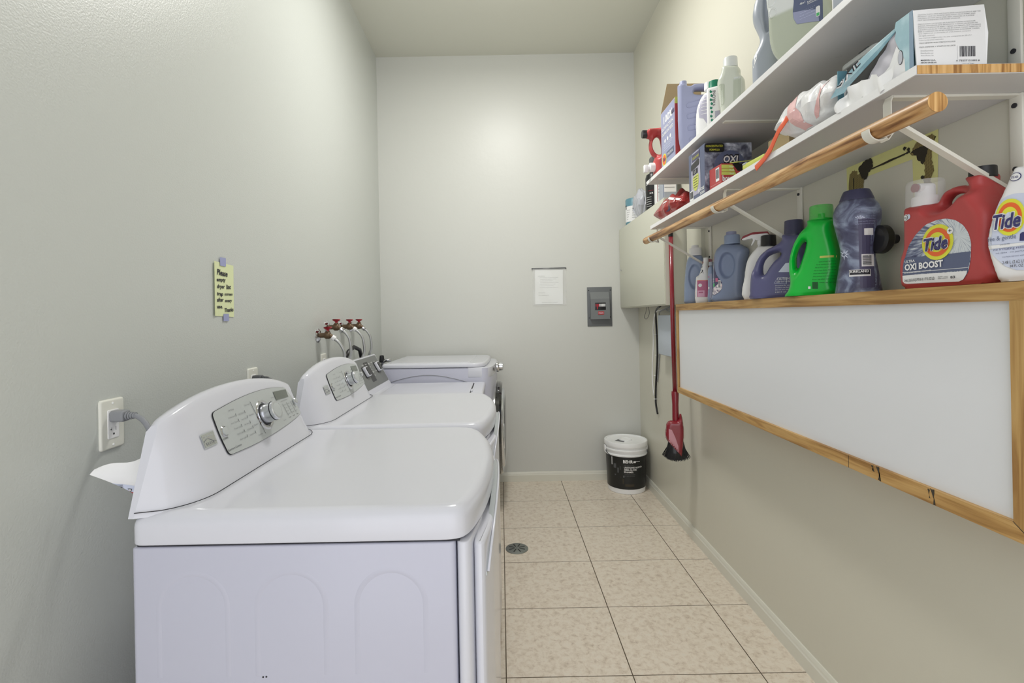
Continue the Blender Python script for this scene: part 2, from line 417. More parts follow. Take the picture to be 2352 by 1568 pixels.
# ---- flat print (labels and lettering) laid on a surface
TC = {}
def text2d(st, bold=0.0, shear=0.0, res=2):
    key = (st, bold, shear)
    if key in TC: return TC[key]
    c = bpy.data.curves.new('t', 'FONT'); c.body = st; c.size = 1.0; c.resolution_u = res; c.offset = bold; c.shear = shear
    o = bpy.data.objects.new('t', c); COL.objects.link(o)
    me = bpy.data.meshes.new_from_object(o)
    V = np.array([v.co[:2] for v in me.vertices]) if len(me.vertices) else np.zeros((0, 2)); Fc = [tuple(p_.vertices) for p_ in me.polygons]
    bpy.data.objects.remove(o); bpy.data.curves.remove(c); bpy.data.meshes.remove(me)
    TC[key] = (V, Fc); return TC[key]
def fill(pts, step=None):
    bm = bmesh.new(); vs = [bm.verts.new((p_[0], p_[1], 0)) for p_ in pts]
    try: bm.faces.new(vs)
    except Exception: pass
    if step:
        xs = [p_[0] for p_ in pts]; ys = [p_[1] for p_ in pts]
        for ax, lo, hi in ((0, min(xs), max(xs)), (1, min(ys), max(ys))):
            x = lo + step
            while x < hi:
                co = [0, 0, 0]; co[ax] = x; no = [0, 0, 0]; no[ax] = 1
                bmesh.ops.bisect_plane(bm, geom=bm.verts[:] + bm.edges[:] + bm.faces[:], plane_co=co, plane_no=no); x += step
    bmesh.ops.triangulate(bm, faces=bm.faces[:])
    V = np.array([v.co[:2] for v in bm.verts]); bm.verts.index_update(); Fc = [tuple(v.index for v in f.verts) for f in bm.faces]; bm.free()
    return V, Fc
def circ(cx, cz, r_, n=28, rz=None):
    rz = r_ if rz is None else rz
    return [(cx + r_ * math.cos(2 * PI * i / n), cz + rz * math.sin(2 * PI * i / n)) for i in range(n)]
class Print:
    def __init__(s, P0=(0, 0, 0), U=(1, 0, 0), V=(0, 0, 1), N=(0, -1, 0), tree=None, eps=0.0004, far=0.5):
        s.P0, s.U, s.V, s.N = Vector(P0), Vector(U), Vector(V), Vector(N); s.tree = tree; s.eps = eps; s.far = far; s.parts = {}; s.cnt = {}
    def put(s, name, m_, V2, Fc, layer):
        s.cnt[name] = s.cnt.get(name, 0) + (len(Fc) if name == 'lettering' else 1); g = s.parts.setdefault(name, G()); g.use(m_); out = []; last = None
        for a, b_ in V2:
            p_ = s.P0 + s.U * float(a) + s.V * float(b_)
            if s.tree:
                hit = s.tree.ray_cast(p_ + s.N * s.far, -s.N)
                if hit[0] is not None: q_ = hit[0]
                else:
                    q_ = s.tree.find_nearest(p_)[0]
                p_ = q_
            out.append(p_ + s.N * s.eps * layer)
        g.add(out, Fc)
    def text(s, st, x, z, w_, h_, m_='ink', layer=3, bold=0.0, shear=0.0, name='lettering', rot=0.0, center=False):
        V, Fc = text2d(st, bold, shear)
        if not len(V): return
        lo, hi = V.min(0), V.max(0); caph = 0.73
        sx = (w_ / max(1e-6, hi[0] - lo[0])) if w_ else h_ / caph
        sz = h_ / caph
        Q = np.stack([(V[:, 0] - lo[0]) * sx, V[:, 1] * sz], 1)
        if center: Q[:, 0] -= (hi[0] - lo[0]) * sx / 2
        c_, s_ = math.cos(rot), math.sin(rot)
        Q = np.stack([x + Q[:, 0] * c_ - Q[:, 1] * s_, z + Q[:, 0] * s_ + Q[:, 1] * c_], 1)
        s.put(name, m_, Q, Fc, layer)
    def poly(s, pts, m_, layer=1, name='label_print', step=None):
        V, Fc = fill(pts, step if step else (0.008 if s.tree else None)); s.put(name, m_, V, Fc, layer)
    def rect(s, x0, z0, x1, z1, m_, layer=1, name='label_print'): s.poly([(x0, z0), (x1, z0), (x1, z1), (x0, z1)], m_, layer, name)
    def barcode(s, x0, z0, x1, z1, layer=2, vert=False, back='white'):
        s.rect(x0, z0, x1, z1, back, layer); rnd = random.Random(3); n = 22
        mx, mz = (x1 - x0) * .1, (z1 - z0) * .1
        if vert:
            z = z0 + mz
            while z < z1 - mz:
                w_ = (z1 - z0) * rnd.choice((.015, .03, .045)); s.rect(x0 + mx, z, x1 - mx * 2, min(z + w_, z1 - mz), 'ink', layer + 1); z += w_ + (z1 - z0) * rnd.choice((.02, .035))
        else:
            x = x0 + mx
            while x < x1 - mx:
                w_ = (x1 - x0) * rnd.choice((.015, .03, .045)); s.rect(x, z0 + mz * 2, min(x + w_, x1 - mx), z1 - mz, 'ink', layer + 1); x += w_ + (x1 - x0) * rnd.choice((.02, .035))
    def build(s, parent, loc=None, smooth=None):
        for nm, g in s.parts.items(): g.build(nm, parent, smooth=smooth, fix=False, loc=loc, kind='stuff' if s.cnt[nm] > 1 and nm != 'control_panel' else None)
LZB = 1.3072
SH = {'blue_far': {'o': (0.985, 2.4822, 1.307), 'a': 70, 'out': [(-0.0392, 0.0),(-0.047, 0.0319),(-0.0453, 0.0933),(-0.0388, 0.1681),(-0.0307, 0.2154),(-0.0191, 0.2402),(-0.0126, 0.2477),(0.0376, 0.2446),(0.0453, 0.2347),(0.0587, 0.2002),(0.061, 0.1564),(0.052, 0.0895),(0.048, 0.0391),(0.0443, 0.0)], 'holes': [], 'pat': {}, 'pts': {'capb': (0.0117, 0.2462), 'capt': (0.0135, 0.2958), 'capr': (0.0423, 0.2443)}, 'txt': []}, 'spray2': {'o': (0.97, 2.3595, 1.307), 'a': 65, 'out': [(-0.0234, 0.0),(-0.0221, 0.1109),(-0.0167, 0.13),(-0.006, 0.1376),(0.0067, 0.1803),(0.0189, 0.1989),(0.0366, 0.1977),(0.0375, 0.1624),(0.0443, 0.1301),(0.042, 0.0)], 'holes': [], 'pat': {'lab': [(-0.02, 0.1102),(0.0203, 0.1082),(0.0409, 0.1072),(0.0395, 0.0279),(-0.0214, 0.03)]}, 'pts': {'top': (0.0281, 0.2143)}, 'txt': [('ink', '#', 0.005, 0.1692, 0.0059, 0.0112, 0),('ink', '2', -0.0006, 0.1421, 0.0155, 0.0193, 0)]}, 'red_mid': {'o': (1.0, 2.3707, 1.307), 'a': 60, 'out': [(-0.0065, 0.0),(-0.0039, 0.146),(0.0039, 0.1649),(0.0133, 0.1837),(0.0252, 0.1828),(0.0275, 0.144),(0.025, 0.0)], 'holes': [], 'pat': {}, 'pts': {'top': (0.02, 0.2284)}, 'txt': []}, 'lilac_slim': {'o': (0.965, 2.2403, 1.307), 'a': 60, 'out': [(-0.0104, 0.0),(-0.0108, 0.0617),(-0.0093, 0.1445),(-0.0047, 0.1626),(0.0053, 0.1711),(0.0151, 0.1643),(0.0204, 0.1457),(0.0192, 0.0)], 'holes': [], 'pat': {}, 'pts': {'top': (0.0056, 0.1864)}, 'txt': []}, 'blue_big': {'o': (0.985, 2.1037, 1.307), 'a': 48, 'out': [(-0.0642, 0.0),(-0.0668, 0.0419),(-0.0643, 0.1152),(-0.061, 0.1735),(-0.0567, 0.2024),(-0.0473, 0.2278),(-0.033, 0.2408),(-0.019, 0.2508),(0.0457, 0.2434),(0.0614, 0.2346),(0.0819, 0.2169),(0.0801, 0.1918),(0.0718, 0.1618),(0.0682, 0.1058),(0.0638, 0.0498),(0.061, 0.0)], 'holes': [], 'pat': {'lab': [(-0.0636, 0.0301),(-0.0663, 0.0859),(-0.0649, 0.1445),(-0.0618, 0.2029),(-0.0519, 0.2049),(-0.0496, 0.1784),(-0.046, 0.143),(-0.0381, 0.1162),(-0.0246, 0.095),(-0.0153, 0.0799),(-0.0143, 0.0568),(-0.0256, 0.04),(-0.0482, 0.0265)], 'flower': [(-0.0633, 0.0476),(-0.0531, 0.0618),(-0.039, 0.0697),(-0.0249, 0.0805),(-0.0145, 0.077),(-0.0148, 0.0568),(-0.0284, 0.0401),(-0.0481, 0.0294),(-0.0607, 0.0343)], 'pink': [(-0.0604, 0.2028),(-0.0511, 0.2004),(-0.0487, 0.1812),(-0.0623, 0.1789)], 'flower2': [(-0.062, 0.115),(-0.0628, 0.1502),(-0.0567, 0.1732),(-0.052, 0.1523),(-0.0562, 0.1263)], 'code': [(-0.0289, 0.0909),(-0.0206, 0.0904),(-0.0212, 0.0557),(-0.0309, 0.0577)], 'green': [(-0.0627, 0.0784),(-0.0472, 0.0804),(-0.0475, 0.0658),(-0.063, 0.0652)], 'pinkdot': [(-0.0426, 0.102),(-0.0314, 0.1012),(-0.0317, 0.0853),(-0.0429, 0.086)]}, 'pts': {'capb': (0.0142, 0.2484), 'capm': (0.0149, 0.2855), 'capt': (0.0133, 0.3001), 'capr': (0.0463, 0.2447), 'dent': (0.0044, 0.1534), 'dx': (0.0366, 0.1507), 'dz': (0.0054, 0.2093)}, 'txt': [('white', 'VICED', -0.0625, 0.093, 0.0141, 0.0082, 0),('white', 'DOWNY', -0.0626, 0.0843, 0.0141, 0.0058, 0)]}, 'white_jug': {'o': (0.995, 1.8317, 1.307), 'a': 50, 'out': [(-0.0727, 0.0),(-0.0703, 0.0893),(-0.062, 0.1425),(-0.0471, 0.1724),(-0.0266, 0.1947),(-0.0145, 0.2022),(0.0362, 0.1968),(0.051, 0.1672),(0.0575, 0.1021),(0.0594, 0.0)], 'holes': [], 'pat': {}, 'pts': {'capb': (0.0131, 0.1993), 'capt': (0.0137, 0.2384), 'capr': (0.04, 0.1963)}, 'txt': []}, 'purple': {'o': (0.975, 1.692, 1.307), 'a': 42, 'out': [(-0.0956, 0.0),(-0.1032, 0.0176),(-0.1026, 0.0514),(-0.0978, 0.0891),(-0.0873, 0.1219),(-0.0729, 0.1499),(-0.0491, 0.1714),(-0.0166, 0.1848),(0.0041, 0.1984),(0.0081, 0.2189),(0.0677, 0.2118),(0.0718, 0.1858),(0.0832, 0.1453),(0.089, 0.0863),(0.0899, 0.0357),(0.0839, 0.0)], 'holes': [[(-0.0596, 0.0853),(-0.0624, 0.103),(-0.0577, 0.1275),(-0.0438, 0.1468),(-0.0208, 0.1567),(-0.0003, 0.1565),(0.0006, 0.1471),(-0.0175, 0.1318),(-0.0349, 0.111),(-0.0487, 0.0874)]], 'pat': {'lab': [(0.0022, 0.0874),(0.0246, 0.1157),(0.0478, 0.1175),(0.0683, 0.0821)], 'warn': [(-0.0122, 0.0499),(0.0, 0.0694),(0.0273, 0.0674),(0.0269, 0.0455)]}, 'pts': {'capb': (0.0388, 0.2146), 'capt': (0.0397, 0.2634), 'capr': (0.0687, 0.2105), 'dent': (-0.0473, 0.0604)}, 'txt': [('white', 'CAUTION', -0.002, 0.0594, 0.0381, 0.0089, 0),('white', 'KEEP OUT OF REACH', -0.004, 0.0514, 0.0542, 0.0049, 0),('white', 'Directions for use of this', -0.0079, 0.0395, 0.0614, 0.0037, 0),('white', 'product see back panel', -0.0081, 0.0326, 0.0615, 0.0037, 0),('white', 'Do not mix with bleach', -0.0082, 0.0253, 0.0615, 0.0037, 0),('white', '120 fl oz  3.5 L', -0.0083, 0.0172, 0.0614, 0.0036, 0)]}, 'green': {'o': (0.968, 1.5008, 1.307), 'a': 45, 'out': [(-0.0763, 0.0),(-0.074, 0.0149),(-0.0663, 0.0397),(-0.0697, 0.074),(-0.0698, 0.1074),(-0.0639, 0.1401),(-0.051, 0.1755),(-0.0328, 0.2006),(-0.0167, 0.2165),(-0.0143, 0.2342),(0.0513, 0.2276),(0.0549, 0.1938),(0.0624, 0.1544),(0.0687, 0.112),(0.068, 0.0704),(0.0605, 0.0361),(0.0563, 0.0)], 'holes': [[(-0.0476, 0.0851),(-0.0501, 0.1092),(-0.0465, 0.1346),(-0.0368, 0.1573),(-0.0248, 0.1704),(-0.0198, 0.1644),(-0.0243, 0.1395),(-0.0321, 0.1148),(-0.0401, 0.0937),(-0.0441, 0.083)]], 'pat': {'yel': [(0.0226, 0.1159),(0.0679, 0.1156),(0.0678, 0.1093),(0.0225, 0.1095)], 'sq': [(-0.009, 0.0268),(-0.0027, 0.0264),(-0.0029, 0.0192),(-0.0091, 0.0196)], 'rec': [(0.0021, 0.0398),(0.0165, 0.0389),(0.0161, 0.0182),(0.0018, 0.019)]}, 'pts': {'capb': (0.019, 0.2291), 'capt': (0.0182, 0.273), 'capr': (0.0512, 0.2241), 'dent': (-0.001, 0.1298)}, 'txt': [('dkgreen', 'Laundry detergent high efficiency', 0.0199, 0.0973, 0.0415, 0.0032, 0),('dkgreen', 'for all machines use cap lines', 0.0137, 0.089, 0.0476, 0.0032, 0),('dkgreen', 'Fill to line one for regular', 0.0105, 0.0803, 0.0507, 0.0032, 0),('dkgreen', 'Fill to line three for large', 0.0072, 0.0716, 0.0538, 0.0033, 0),('dkgreen', 'Pour into dispenser drawer', 0.0056, 0.0628, 0.0538, 0.0032, 0),('dkgreen', 'Add clothes and start wash', 0.0039, 0.054, 0.0554, 0.0032, 0),('dkgreen', 'Rinse cap after every use', 0.0022, 0.0451, 0.0555, 0.0033, 0),('dkgreen', 'Close cap tightly', 0.0204, 0.0351, 0.0371, 0.0032, 0)]}, 'canister': {'o': (0.985, 1.3415, 1.307), 'a': 54, 'out': [(-0.0494, 0.0),(0.0575, 0.0),(0.0571, 0.2129),(-0.0518, 0.2217)], 'holes': [], 'pat': {'code': [(0.0081, 0.1015),(0.0325, 0.0999),(0.035, 0.069),(0.0122, 0.0685)], 'kl': [(-0.0196, 0.0602),(0.0261, 0.0608),(0.0271, 0.0427),(-0.0188, 0.0424)], 'sq': [(0.015, 0.1678),(0.0335, 0.1688),(0.0343, 0.1513),(0.0148, 0.1513)]}, 'pts': {'515': (0.0052, 0.2795), '590': (0.0048, 0.2555), '650': (0.0045, 0.2363), '700': (0.0043, 0.2203), '780': (0.0039, 0.1948), '850': (0.0035, 0.1724), '900': (0.0033, 0.1564), '1000': (0.0028, 0.1244), '1080': (0.0024, 0.0988), '1200': (0.0018, 0.0603), '1300': (0.0013, 0.0283), '1410': (0.0007, -0.007)}, 'txt': [('white', 'KIRKLAND', -0.0166, 0.0526, 0.04, 0.0064, 0),('kltext', 'SCENT BOOSTER IN WASH', -0.0048, 0.22, 0.047, 0.0029, 0),('kltext', 'keep closed store dry', -0.0036, 0.2118, 0.047, 0.0029, 0),('kltext', 'DIRECTIONS: fill cap to line', -0.0038, 0.199, 0.0432, 0.0029, 0),('kltext', 'pour into washer drum first', -0.0039, 0.1926, 0.0432, 0.0028, 0),('kltext', 'then add laundry and soap', -0.004, 0.1861, 0.0432, 0.0029, 0),('kltext', 'for all fabrics and all loads', -0.0041, 0.1797, 0.0407, 0.0029, 0)]}, 'tide': {'o': (0.94, 1.0318, 1.307), 'a': 0, 'out': [(-0.1213, 0),(-0.1282, 0.0165),(-0.1313, 0.0473),(-0.1264, 0.0773),(-0.119, 0.0952),(-0.1175, 0.1249),(-0.117, 0.1787),(-0.118, 0.194),(-0.062, 0.19),(-0.052, 0.2),(-0.0398, 0.2115),(-0.0127, 0.2155),(0.0094, 0.211),(0.0108, 0.2268),(0.052, 0.225),(0.054, 0.204),(0.068, 0.175),(0.084, 0.15),(0.0919, 0.1224),(0.0899, 0.0687),(0.0936, 0)], 'holes': [[(-0.043, 0.1767),(-0.0418, 0.1866),(-0.0333, 0.1945),(-0.0211, 0.197),(-0.0026, 0.195),(0.0037, 0.1887),(-0.0003, 0.1784),(-0.0135, 0.1705),(-0.0297, 0.1686),(-0.0402, 0.1704)]], 'pat': {'lab': [(-0.1057, 0.0176),(-0.1059, 0.0367),(-0.1006, 0.066),(-0.0876, 0.098),(-0.0682, 0.1202),(-0.0422, 0.1376),(-0.0148, 0.1425),(0.0071, 0.1413),(0.028, 0.134),(0.0454, 0.1199),(0.0561, 0.1016),(0.0608, 0.0822),(0.0592, 0.0498),(0.0538, 0.0247),(0.0432, 0.0103),(0.0331, 0.007),(-0.0928, 0.0107)], 'band': [(-0.1005, 0.0693),(-0.0422, 0.069),(0.0136, 0.0662),(0.0595, 0.0654),(0.0575, 0.0477),(0.0529, 0.0283),(-0.0006, 0.0292),(-0.058, 0.0311),(-0.1057, 0.0312),(-0.1042, 0.0528)], 'foot': [(-0.1054, 0.0304),(-0.058, 0.03),(-0.0007, 0.0283),(0.0524, 0.027),(0.0498, 0.0192),(0.0432, 0.0103),(0.0331, 0.007),(-0.029, 0.009),(-0.0928, 0.0107),(-0.1012, 0.0127),(-0.105, 0.0176)], 'line': [(-0.1052, 0.0382),(-0.0005, 0.0352),(0.054, 0.0341),(0.0538, 0.0332),(-0.0005, 0.0342),(-0.1052, 0.0369)]}, 'pts': {'logo': (-0.013, 0.0946), 'logox': (0.0245, 0.0889), 'logoz': (-0.0122, 0.1325), 'plus': (0.0182, 0.1136), 'plusx': (0.025, 0.1124), 'plusz': (0.0184, 0.1204), 'capb': (-0.088, 0.1915), 'capt': (-0.088, 0.2447), 'capl': (-0.1661, 0.203), 'spb': (-0.088, 0.1963), 'spt': (-0.1169, 0.2373), 'spl': (-0.1506, 0.2038), 'btn': (-0.088, 0.2287), 'nb': (0.0354, 0.2197), 'nt': (0.0357, 0.2394), 'nl': (0.0116, 0.2266), 'he': (-0.1, 0.1629), 'hex': (-0.0932, 0.1615), 'hez': (-0.0998, 0.1721), 'bub': (-0.0887, 0.1625)}, 'txt': [('navy', 'Tide', -0.0434, 0.0795, 0.0576, 0.0269, 0),('white', 'ULTRA', -0.0962, 0.0588, 0.0272, 0.0059, 0),('white', 'OXI BOOST', -0.0969, 0.0418, 0.0977, 0.014, 0),('white', 'SET-IN STAIN REMOVAL + OXI POWER', -0.0981, 0.0344, 0.071, 0.0029, 0),('ink', '3.46 L (3.65 US QT/PTE E-U) 117 FL OZ LIQ', -0.0985, 0.0155, 0.0781, 0.0059, 0),('ink', '83', 0.017, 0.0145, 0.0103, 0.0054, 0),('ink', 'CAUTION', -0.0118, 0.0188, 0.0109, 0.0025, 0),('ink', 'irritant', 0.0018, 0.0182, 0.0094, 0.0019, 0),('ink', 'KEEP AWAY', -0.0119, 0.0153, 0.023, 0.002, 0)]}, 'tide_white': {'o': (0.945, 0.8716, 1.307), 'a': 14, 'out': [(-0.0437, 0.0),(-0.0515, 0.0109),(-0.0583, 0.0359),(-0.0626, 0.0587),(-0.0638, 0.0767),(-0.0627, 0.0944),(-0.058, 0.1158),(-0.0503, 0.1407),(-0.0401, 0.1646),(-0.0302, 0.188),(-0.0245, 0.2014),(-0.0226, 0.2124),(0.0298, 0.1986),(0.0342, 0.1882),(0.0428, 0.1717),(0.0526, 0.1454),(0.0593, 0.1184),(0.0646, 0.0921),(0.0655, 0.0571),(0.0623, 0.0304),(0.0562, 0.0)], 'holes': [], 'pat': {'lab': [(-0.058, 0.0891),(-0.0544, 0.1107),(-0.0469, 0.1334),(-0.0359, 0.1527),(-0.0187, 0.1593),(0.0059, 0.1552),(0.0291, 0.1474),(0.0466, 0.1272),(0.0548, 0.094),(0.0571, 0.0583),(0.0511, 0.0357),(0.0363, 0.0235),(0.0118, 0.0179),(-0.0141, 0.0194),(-0.0309, 0.0286),(-0.0447, 0.0453),(-0.0551, 0.0665)], 'b1': [(-0.0579, 0.0858),(-0.0032, 0.0842),(0.0567, 0.0819),(0.0572, 0.0661),(-0.0035, 0.0686),(-0.058, 0.0703)], 'b2': [(-0.0561, 0.0611),(-0.0036, 0.0623),(0.0564, 0.0604),(0.0511, 0.0357),(0.0363, 0.0235),(0.0118, 0.0179),(-0.0141, 0.0194),(-0.0309, 0.0286),(-0.0447, 0.0453)], 'stripe': [(-0.058, 0.0696),(-0.0035, 0.068),(0.0565, 0.0659),(0.0564, 0.0614),(-0.0036, 0.0629),(-0.0566, 0.0627)], 'two': [(-0.0087, 0.0715),(-0.0078, 0.084),(-0.0048, 0.0866),(0.0064, 0.0857),(0.0086, 0.0698)]}, 'pts': {'logo': (-0.0218, 0.1169), 'logox': (0.0004, 0.1124), 'logoz': (-0.0213, 0.1505), 'capb': (0.0042, 0.2054), 'capt': (0.0048, 0.2436), 'capl': (-0.0229, 0.2138), 'he': (-0.0132, 0.1882), 'hex': (-0.0066, 0.1863), 'hez': (-0.0131, 0.1949)}, 'txt': [('navy', 'Tide', -0.046, 0.0981, 0.0412, 0.0273, 0),('slate', 'free & gentle', -0.0582, 0.077, 0.0457, 0.0088, 0),('slate', 'UNSCENTED', -0.0364, 0.0673, 0.0146, 0.0024, 0),('navy', 'no irritating residue', -0.0462, 0.0582, 0.0521, 0.0049, 0),('slate', 'no dyes   no perfumes', -0.0428, 0.0521, 0.0487, 0.003, 0),('slate', 'CAUTION: IRRITANT KEEP FROM', -0.0333, 0.0439, 0.0391, 0.0024, 0),('ink', '2.48 L (2.62 US QT)', -0.0334, 0.0321, 0.0437, 0.006, 0),('ink', '84 FL OZ LIQ', -0.0224, 0.0251, 0.0279, 0.0051, 0),('ink', '64', -0.058, 0.0945, 0.0037, 0.0031, 0)]}, 'tap_jug': {'o': (0.87, 2.4641, 1.946), 'a': 90, 'out': [(-0.1153, 0.2412),(-0.116, 0.2033),(-0.1014, 0.1955),(-0.1057, 0.1703),(-0.1038, 0.1408),(-0.0925, 0.1153),(-0.0767, 0.1023),(-0.083, 0.0814),(-0.0789, 0.0308),(-0.0691, 0.018),(0.0616, 0.0218),(0.0954, 0.0274),(0.0988, 0.2085),(0.0657, 0.2386),(-0.0436, 0.2491)], 'holes': [[(-0.08, 0.1929),(-0.0655, 0.2049),(-0.053, 0.1987),(-0.0452, 0.1649),(-0.0409, 0.1269),(-0.0524, 0.1166),(-0.0712, 0.1233),(-0.0843, 0.1446),(-0.0872, 0.1699)]], 'pat': {}, 'pts': {'cap': (-0.1157, 0.2223), 'capl': (-0.1376, 0.2227), 'capr': (-0.1153, 0.2412), 'sp': (-0.0776, 0.0539), 'spl': (-0.1265, 0.0549), 'spr': (-0.0772, 0.0771)}, 'txt': []}, 'lilac_flat': {'o': (0.82, 2.0852, 1.946), 'a': 78, 'out': [(-0.0325, 0.0),(-0.0437, 0.2791),(-0.0435, 0.2916),(-0.0096, 0.2937),(-0.0047, 0.2832),(0.0104, 0.2807),(0.024, 0.2873),(0.0739, 0.2839),(0.0837, 0.275),(0.0832, 0.2432),(0.0753, 0.0)], 'holes': [[(0.0241, 0.2599),(0.0435, 0.2591),(0.0701, 0.2553),(0.0733, 0.2479),(0.0665, 0.2394),(0.0232, 0.2436)]], 'pat': {}, 'pts': {'r1': (-0.0112, 0.2005), 'r2': (-0.0104, 0.154), 'r3': (-0.0079, 0.1038), 'r4': (-0.0038, 0.0535), 'rx': (0.0357, 0.1954)}, 'txt': []}, 'round_white': {'o': (0.85, 2.0024, 1.946), 'a': 60, 'out': [(-0.0254, 0.0207),(-0.0321, 0.0634),(-0.0327, 0.098),(-0.0286, 0.1454),(-0.0194, 0.1777),(-0.0045, 0.2033),(0.0116, 0.2148),(0.0275, 0.2177),(0.046, 0.2029),(0.0579, 0.173),(0.0663, 0.1239),(0.0653, 0.0702),(0.0549, 0.0)], 'holes': [], 'pat': {'lab': [(-0.0162, 0.1769),(-0.0049, 0.1777),(0.0005, 0.2141),(0.0183, 0.2336),(0.0462, 0.2164),(0.0545, 0.1603),(0.053, 0.0729),(0.0246, 0.0585),(0.0032, 0.1006),(-0.0142, 0.1078),(-0.0169, 0.1359)]}, 'pts': {}, 'txt': []}, 'green_cap': {'o': (0.84, 1.9105, 1.946), 'a': 60, 'out': [(-0.0018, 0.0225),(-0.0077, 0.2004),(-0.0061, 0.2082),(0.0253, 0.2018),(0.0281, 0.1914),(0.03, 0.0419),(0.028, 0.0164)], 'holes': [], 'pat': {'band': [(-0.0047, 0.2013),(0.0043, 0.199),(0.0105, 0.0363),(0.0006, 0.0384)], 'pan': [(0.0117, 0.1076),(0.0266, 0.1058),(0.0264, 0.0426),(0.0121, 0.0457)]}, 'pts': {'capb': (0.0074, 0.2031), 'capt': (0.0086, 0.268), 'capr': (0.0253, 0.1986)}, 'txt': [('ink', 'VARONI', 0.0076, 0.1314, 0.0179, 0.0194, 0)]}, 'clear_bottle': {'o': (0.85, 1.7948, 1.946), 'a': 60, 'out': [(-0.0271, 0.012),(-0.024, 0.0525),(-0.028, 0.0946),(-0.0339, 0.1631),(-0.0265, 0.1818),(-0.0215, 0.1985),(-0.0189, 0.2106),(-0.0117, 0.2215),(0.0366, 0.2083),(0.0455, 0.1933),(0.0465, 0.1753),(0.0562, 0.1627),(0.0603, 0.139),(0.0585, 0.0842),(0.0521, 0.0555),(0.0495, 0.0359),(0.0513, 0.0)], 'holes': [], 'pat': {}, 'pts': {'capb': (0.0115, 0.2152), 'capt': (0.012, 0.2471), 'capr': (0.0366, 0.2083), 'p1': (-0.0155, 0.1378), 'p2': (0.0352, 0.1252)}, 'txt': []}, 'grey_jug': {'o': (0.86, 1.578, 1.946), 'a': 55, 'out': [(-0.0227, 0.0287),(-0.0271, 0.0529),(-0.0279, 0.1031),(-0.0257, 0.1324),(-0.0083, 0.1665),(-0.0041, 0.1849),(-0.0067, 0.2056),(-0.0143, 0.2281),(-0.0224, 0.2529),(-0.0232, 0.2811),(-0.0164, 0.3124),(-0.0073, 0.3248),(0.0004, 0.3613),(0.04, 0.3493),(0.0497, 0.3221),(0.0518, 0.2436),(0.0532, 0.1268),(0.0593, 0.088),(0.0563, 0.0096)], 'holes': [], 'pat': {}, 'pts': {'d1': (-0.0149, 0.2462), 'd2': (0.0174, 0.2366)}, 'txt': []}, 'ecos': {'o': (0.85, 1.389, 1.946), 'a': 40, 'out': [(-0.0198, 0.0),(-0.0238, 0.0),(-0.0314, 0.0233),(-0.0458, 0.0479),(-0.0544, 0.0784),(-0.0578, 0.1212),(-0.0587, 0.1665),(-0.063, 0.2046),(-0.0642, 0.2322),(-0.0619, 0.267),(-0.0416, 0.2794),(-0.0092, 0.2776),(0.0666, 0.2376),(0.0875, 0.188),(0.1024, 0.1472),(0.113, 0.1092),(0.1206, 0.0697),(0.1226, 0.0234),(0.1205, 0.0)], 'holes': [], 'pat': {'lab': [(0.0158, 0.2224),(0.0153, 0.1916),(0.0173, 0.17),(0.014, 0.1405),(0.0157, 0.1224),(0.0238, 0.1031),(0.0495, 0.0964),(0.0758, 0.0875),(0.1014, 0.0821),(0.1116, 0.1083),(0.0982, 0.1494),(0.0917, 0.1825)], 'sub': [(0.0144, 0.1403),(0.0456, 0.1318),(0.0749, 0.1196),(0.0769, 0.0869),(0.0494, 0.096),(0.0238, 0.1038),(0.0161, 0.1222)], 'eco': [(0.0826, 0.1092),(0.0863, 0.1127),(0.0904, 0.1054),(0.0916, 0.0883),(0.0823, 0.091)]}, 'pts': {'e1': (-0.0414, 0.201), 'e2': (-0.0387, 0.1641)}, 'txt': [('white', 'LAUNDRY DETERGENT', 0.0267, 0.1807, 0.0623, 0.0051, 0),('white', 'BUILT-IN FABRIC SOFTENER', 0.0274, 0.1756, 0.0629, 0.0037, 0),('white', 'DETERGENTE PARA SUAVIZANTE', 0.0273, 0.171, 0.063, 0.0027, 0),('white', 'PLANT-POWERED', 0.0503, 0.1476, 0.0416, 0.0047, 0),('white', 'CONCENTRATED FORMULA', 0.0503, 0.1437, 0.0416, 0.0027, 0),('white', '4in1', 0.032, 0.151, 0.013, 0.0064, 0),('pale', '- - - - - - - -', 0.0312, 0.1322, 0.0377, 0.0024, 0),('pale', 'STAIN REMOVAL POWER', 0.0319, 0.1268, 0.0326, 0.0017, 0),('pale', 'MADE WITH PLANTS', 0.0317, 0.1191, 0.037, 0.0017, 0),('pale', 'NO DYES OR PARABENS', 0.0316, 0.1115, 0.037, 0.0017, 0),('white', 'ECOS', 0.0209, 0.1991, 0.0691, 0.0154, 0)]}}
# ---------------------------------------------------------------- room shell
XL, XR, YB, YF, ZC = -0.915, 1.055, 3.73, -1.0, 3.26
G().use('wall_left').box(XL - .1, XL, YF, YB + .1, -.05, ZC + .1).build('wall_left', kind='structure', smooth=None)
G().use('wall_back').box(XL, XR, YB, YB + .1, -.05, ZC + .1).build('wall_back', kind='structure', smooth=None)
wr = G().use('wall_right').box(XR, XR + .1, YF, YB + .1, -.05, ZC + .1).build('wall_right', kind='structure', smooth=None)
G().use('ceiling').box(XL, XR, YF, YB, ZC, ZC + .1).build('ceiling', kind='structure', smooth=None)
fl = G().use('grout').box(XL, XR, YF, YB, -.05, -.0007).build('floor', kind='structure', smooth=None)
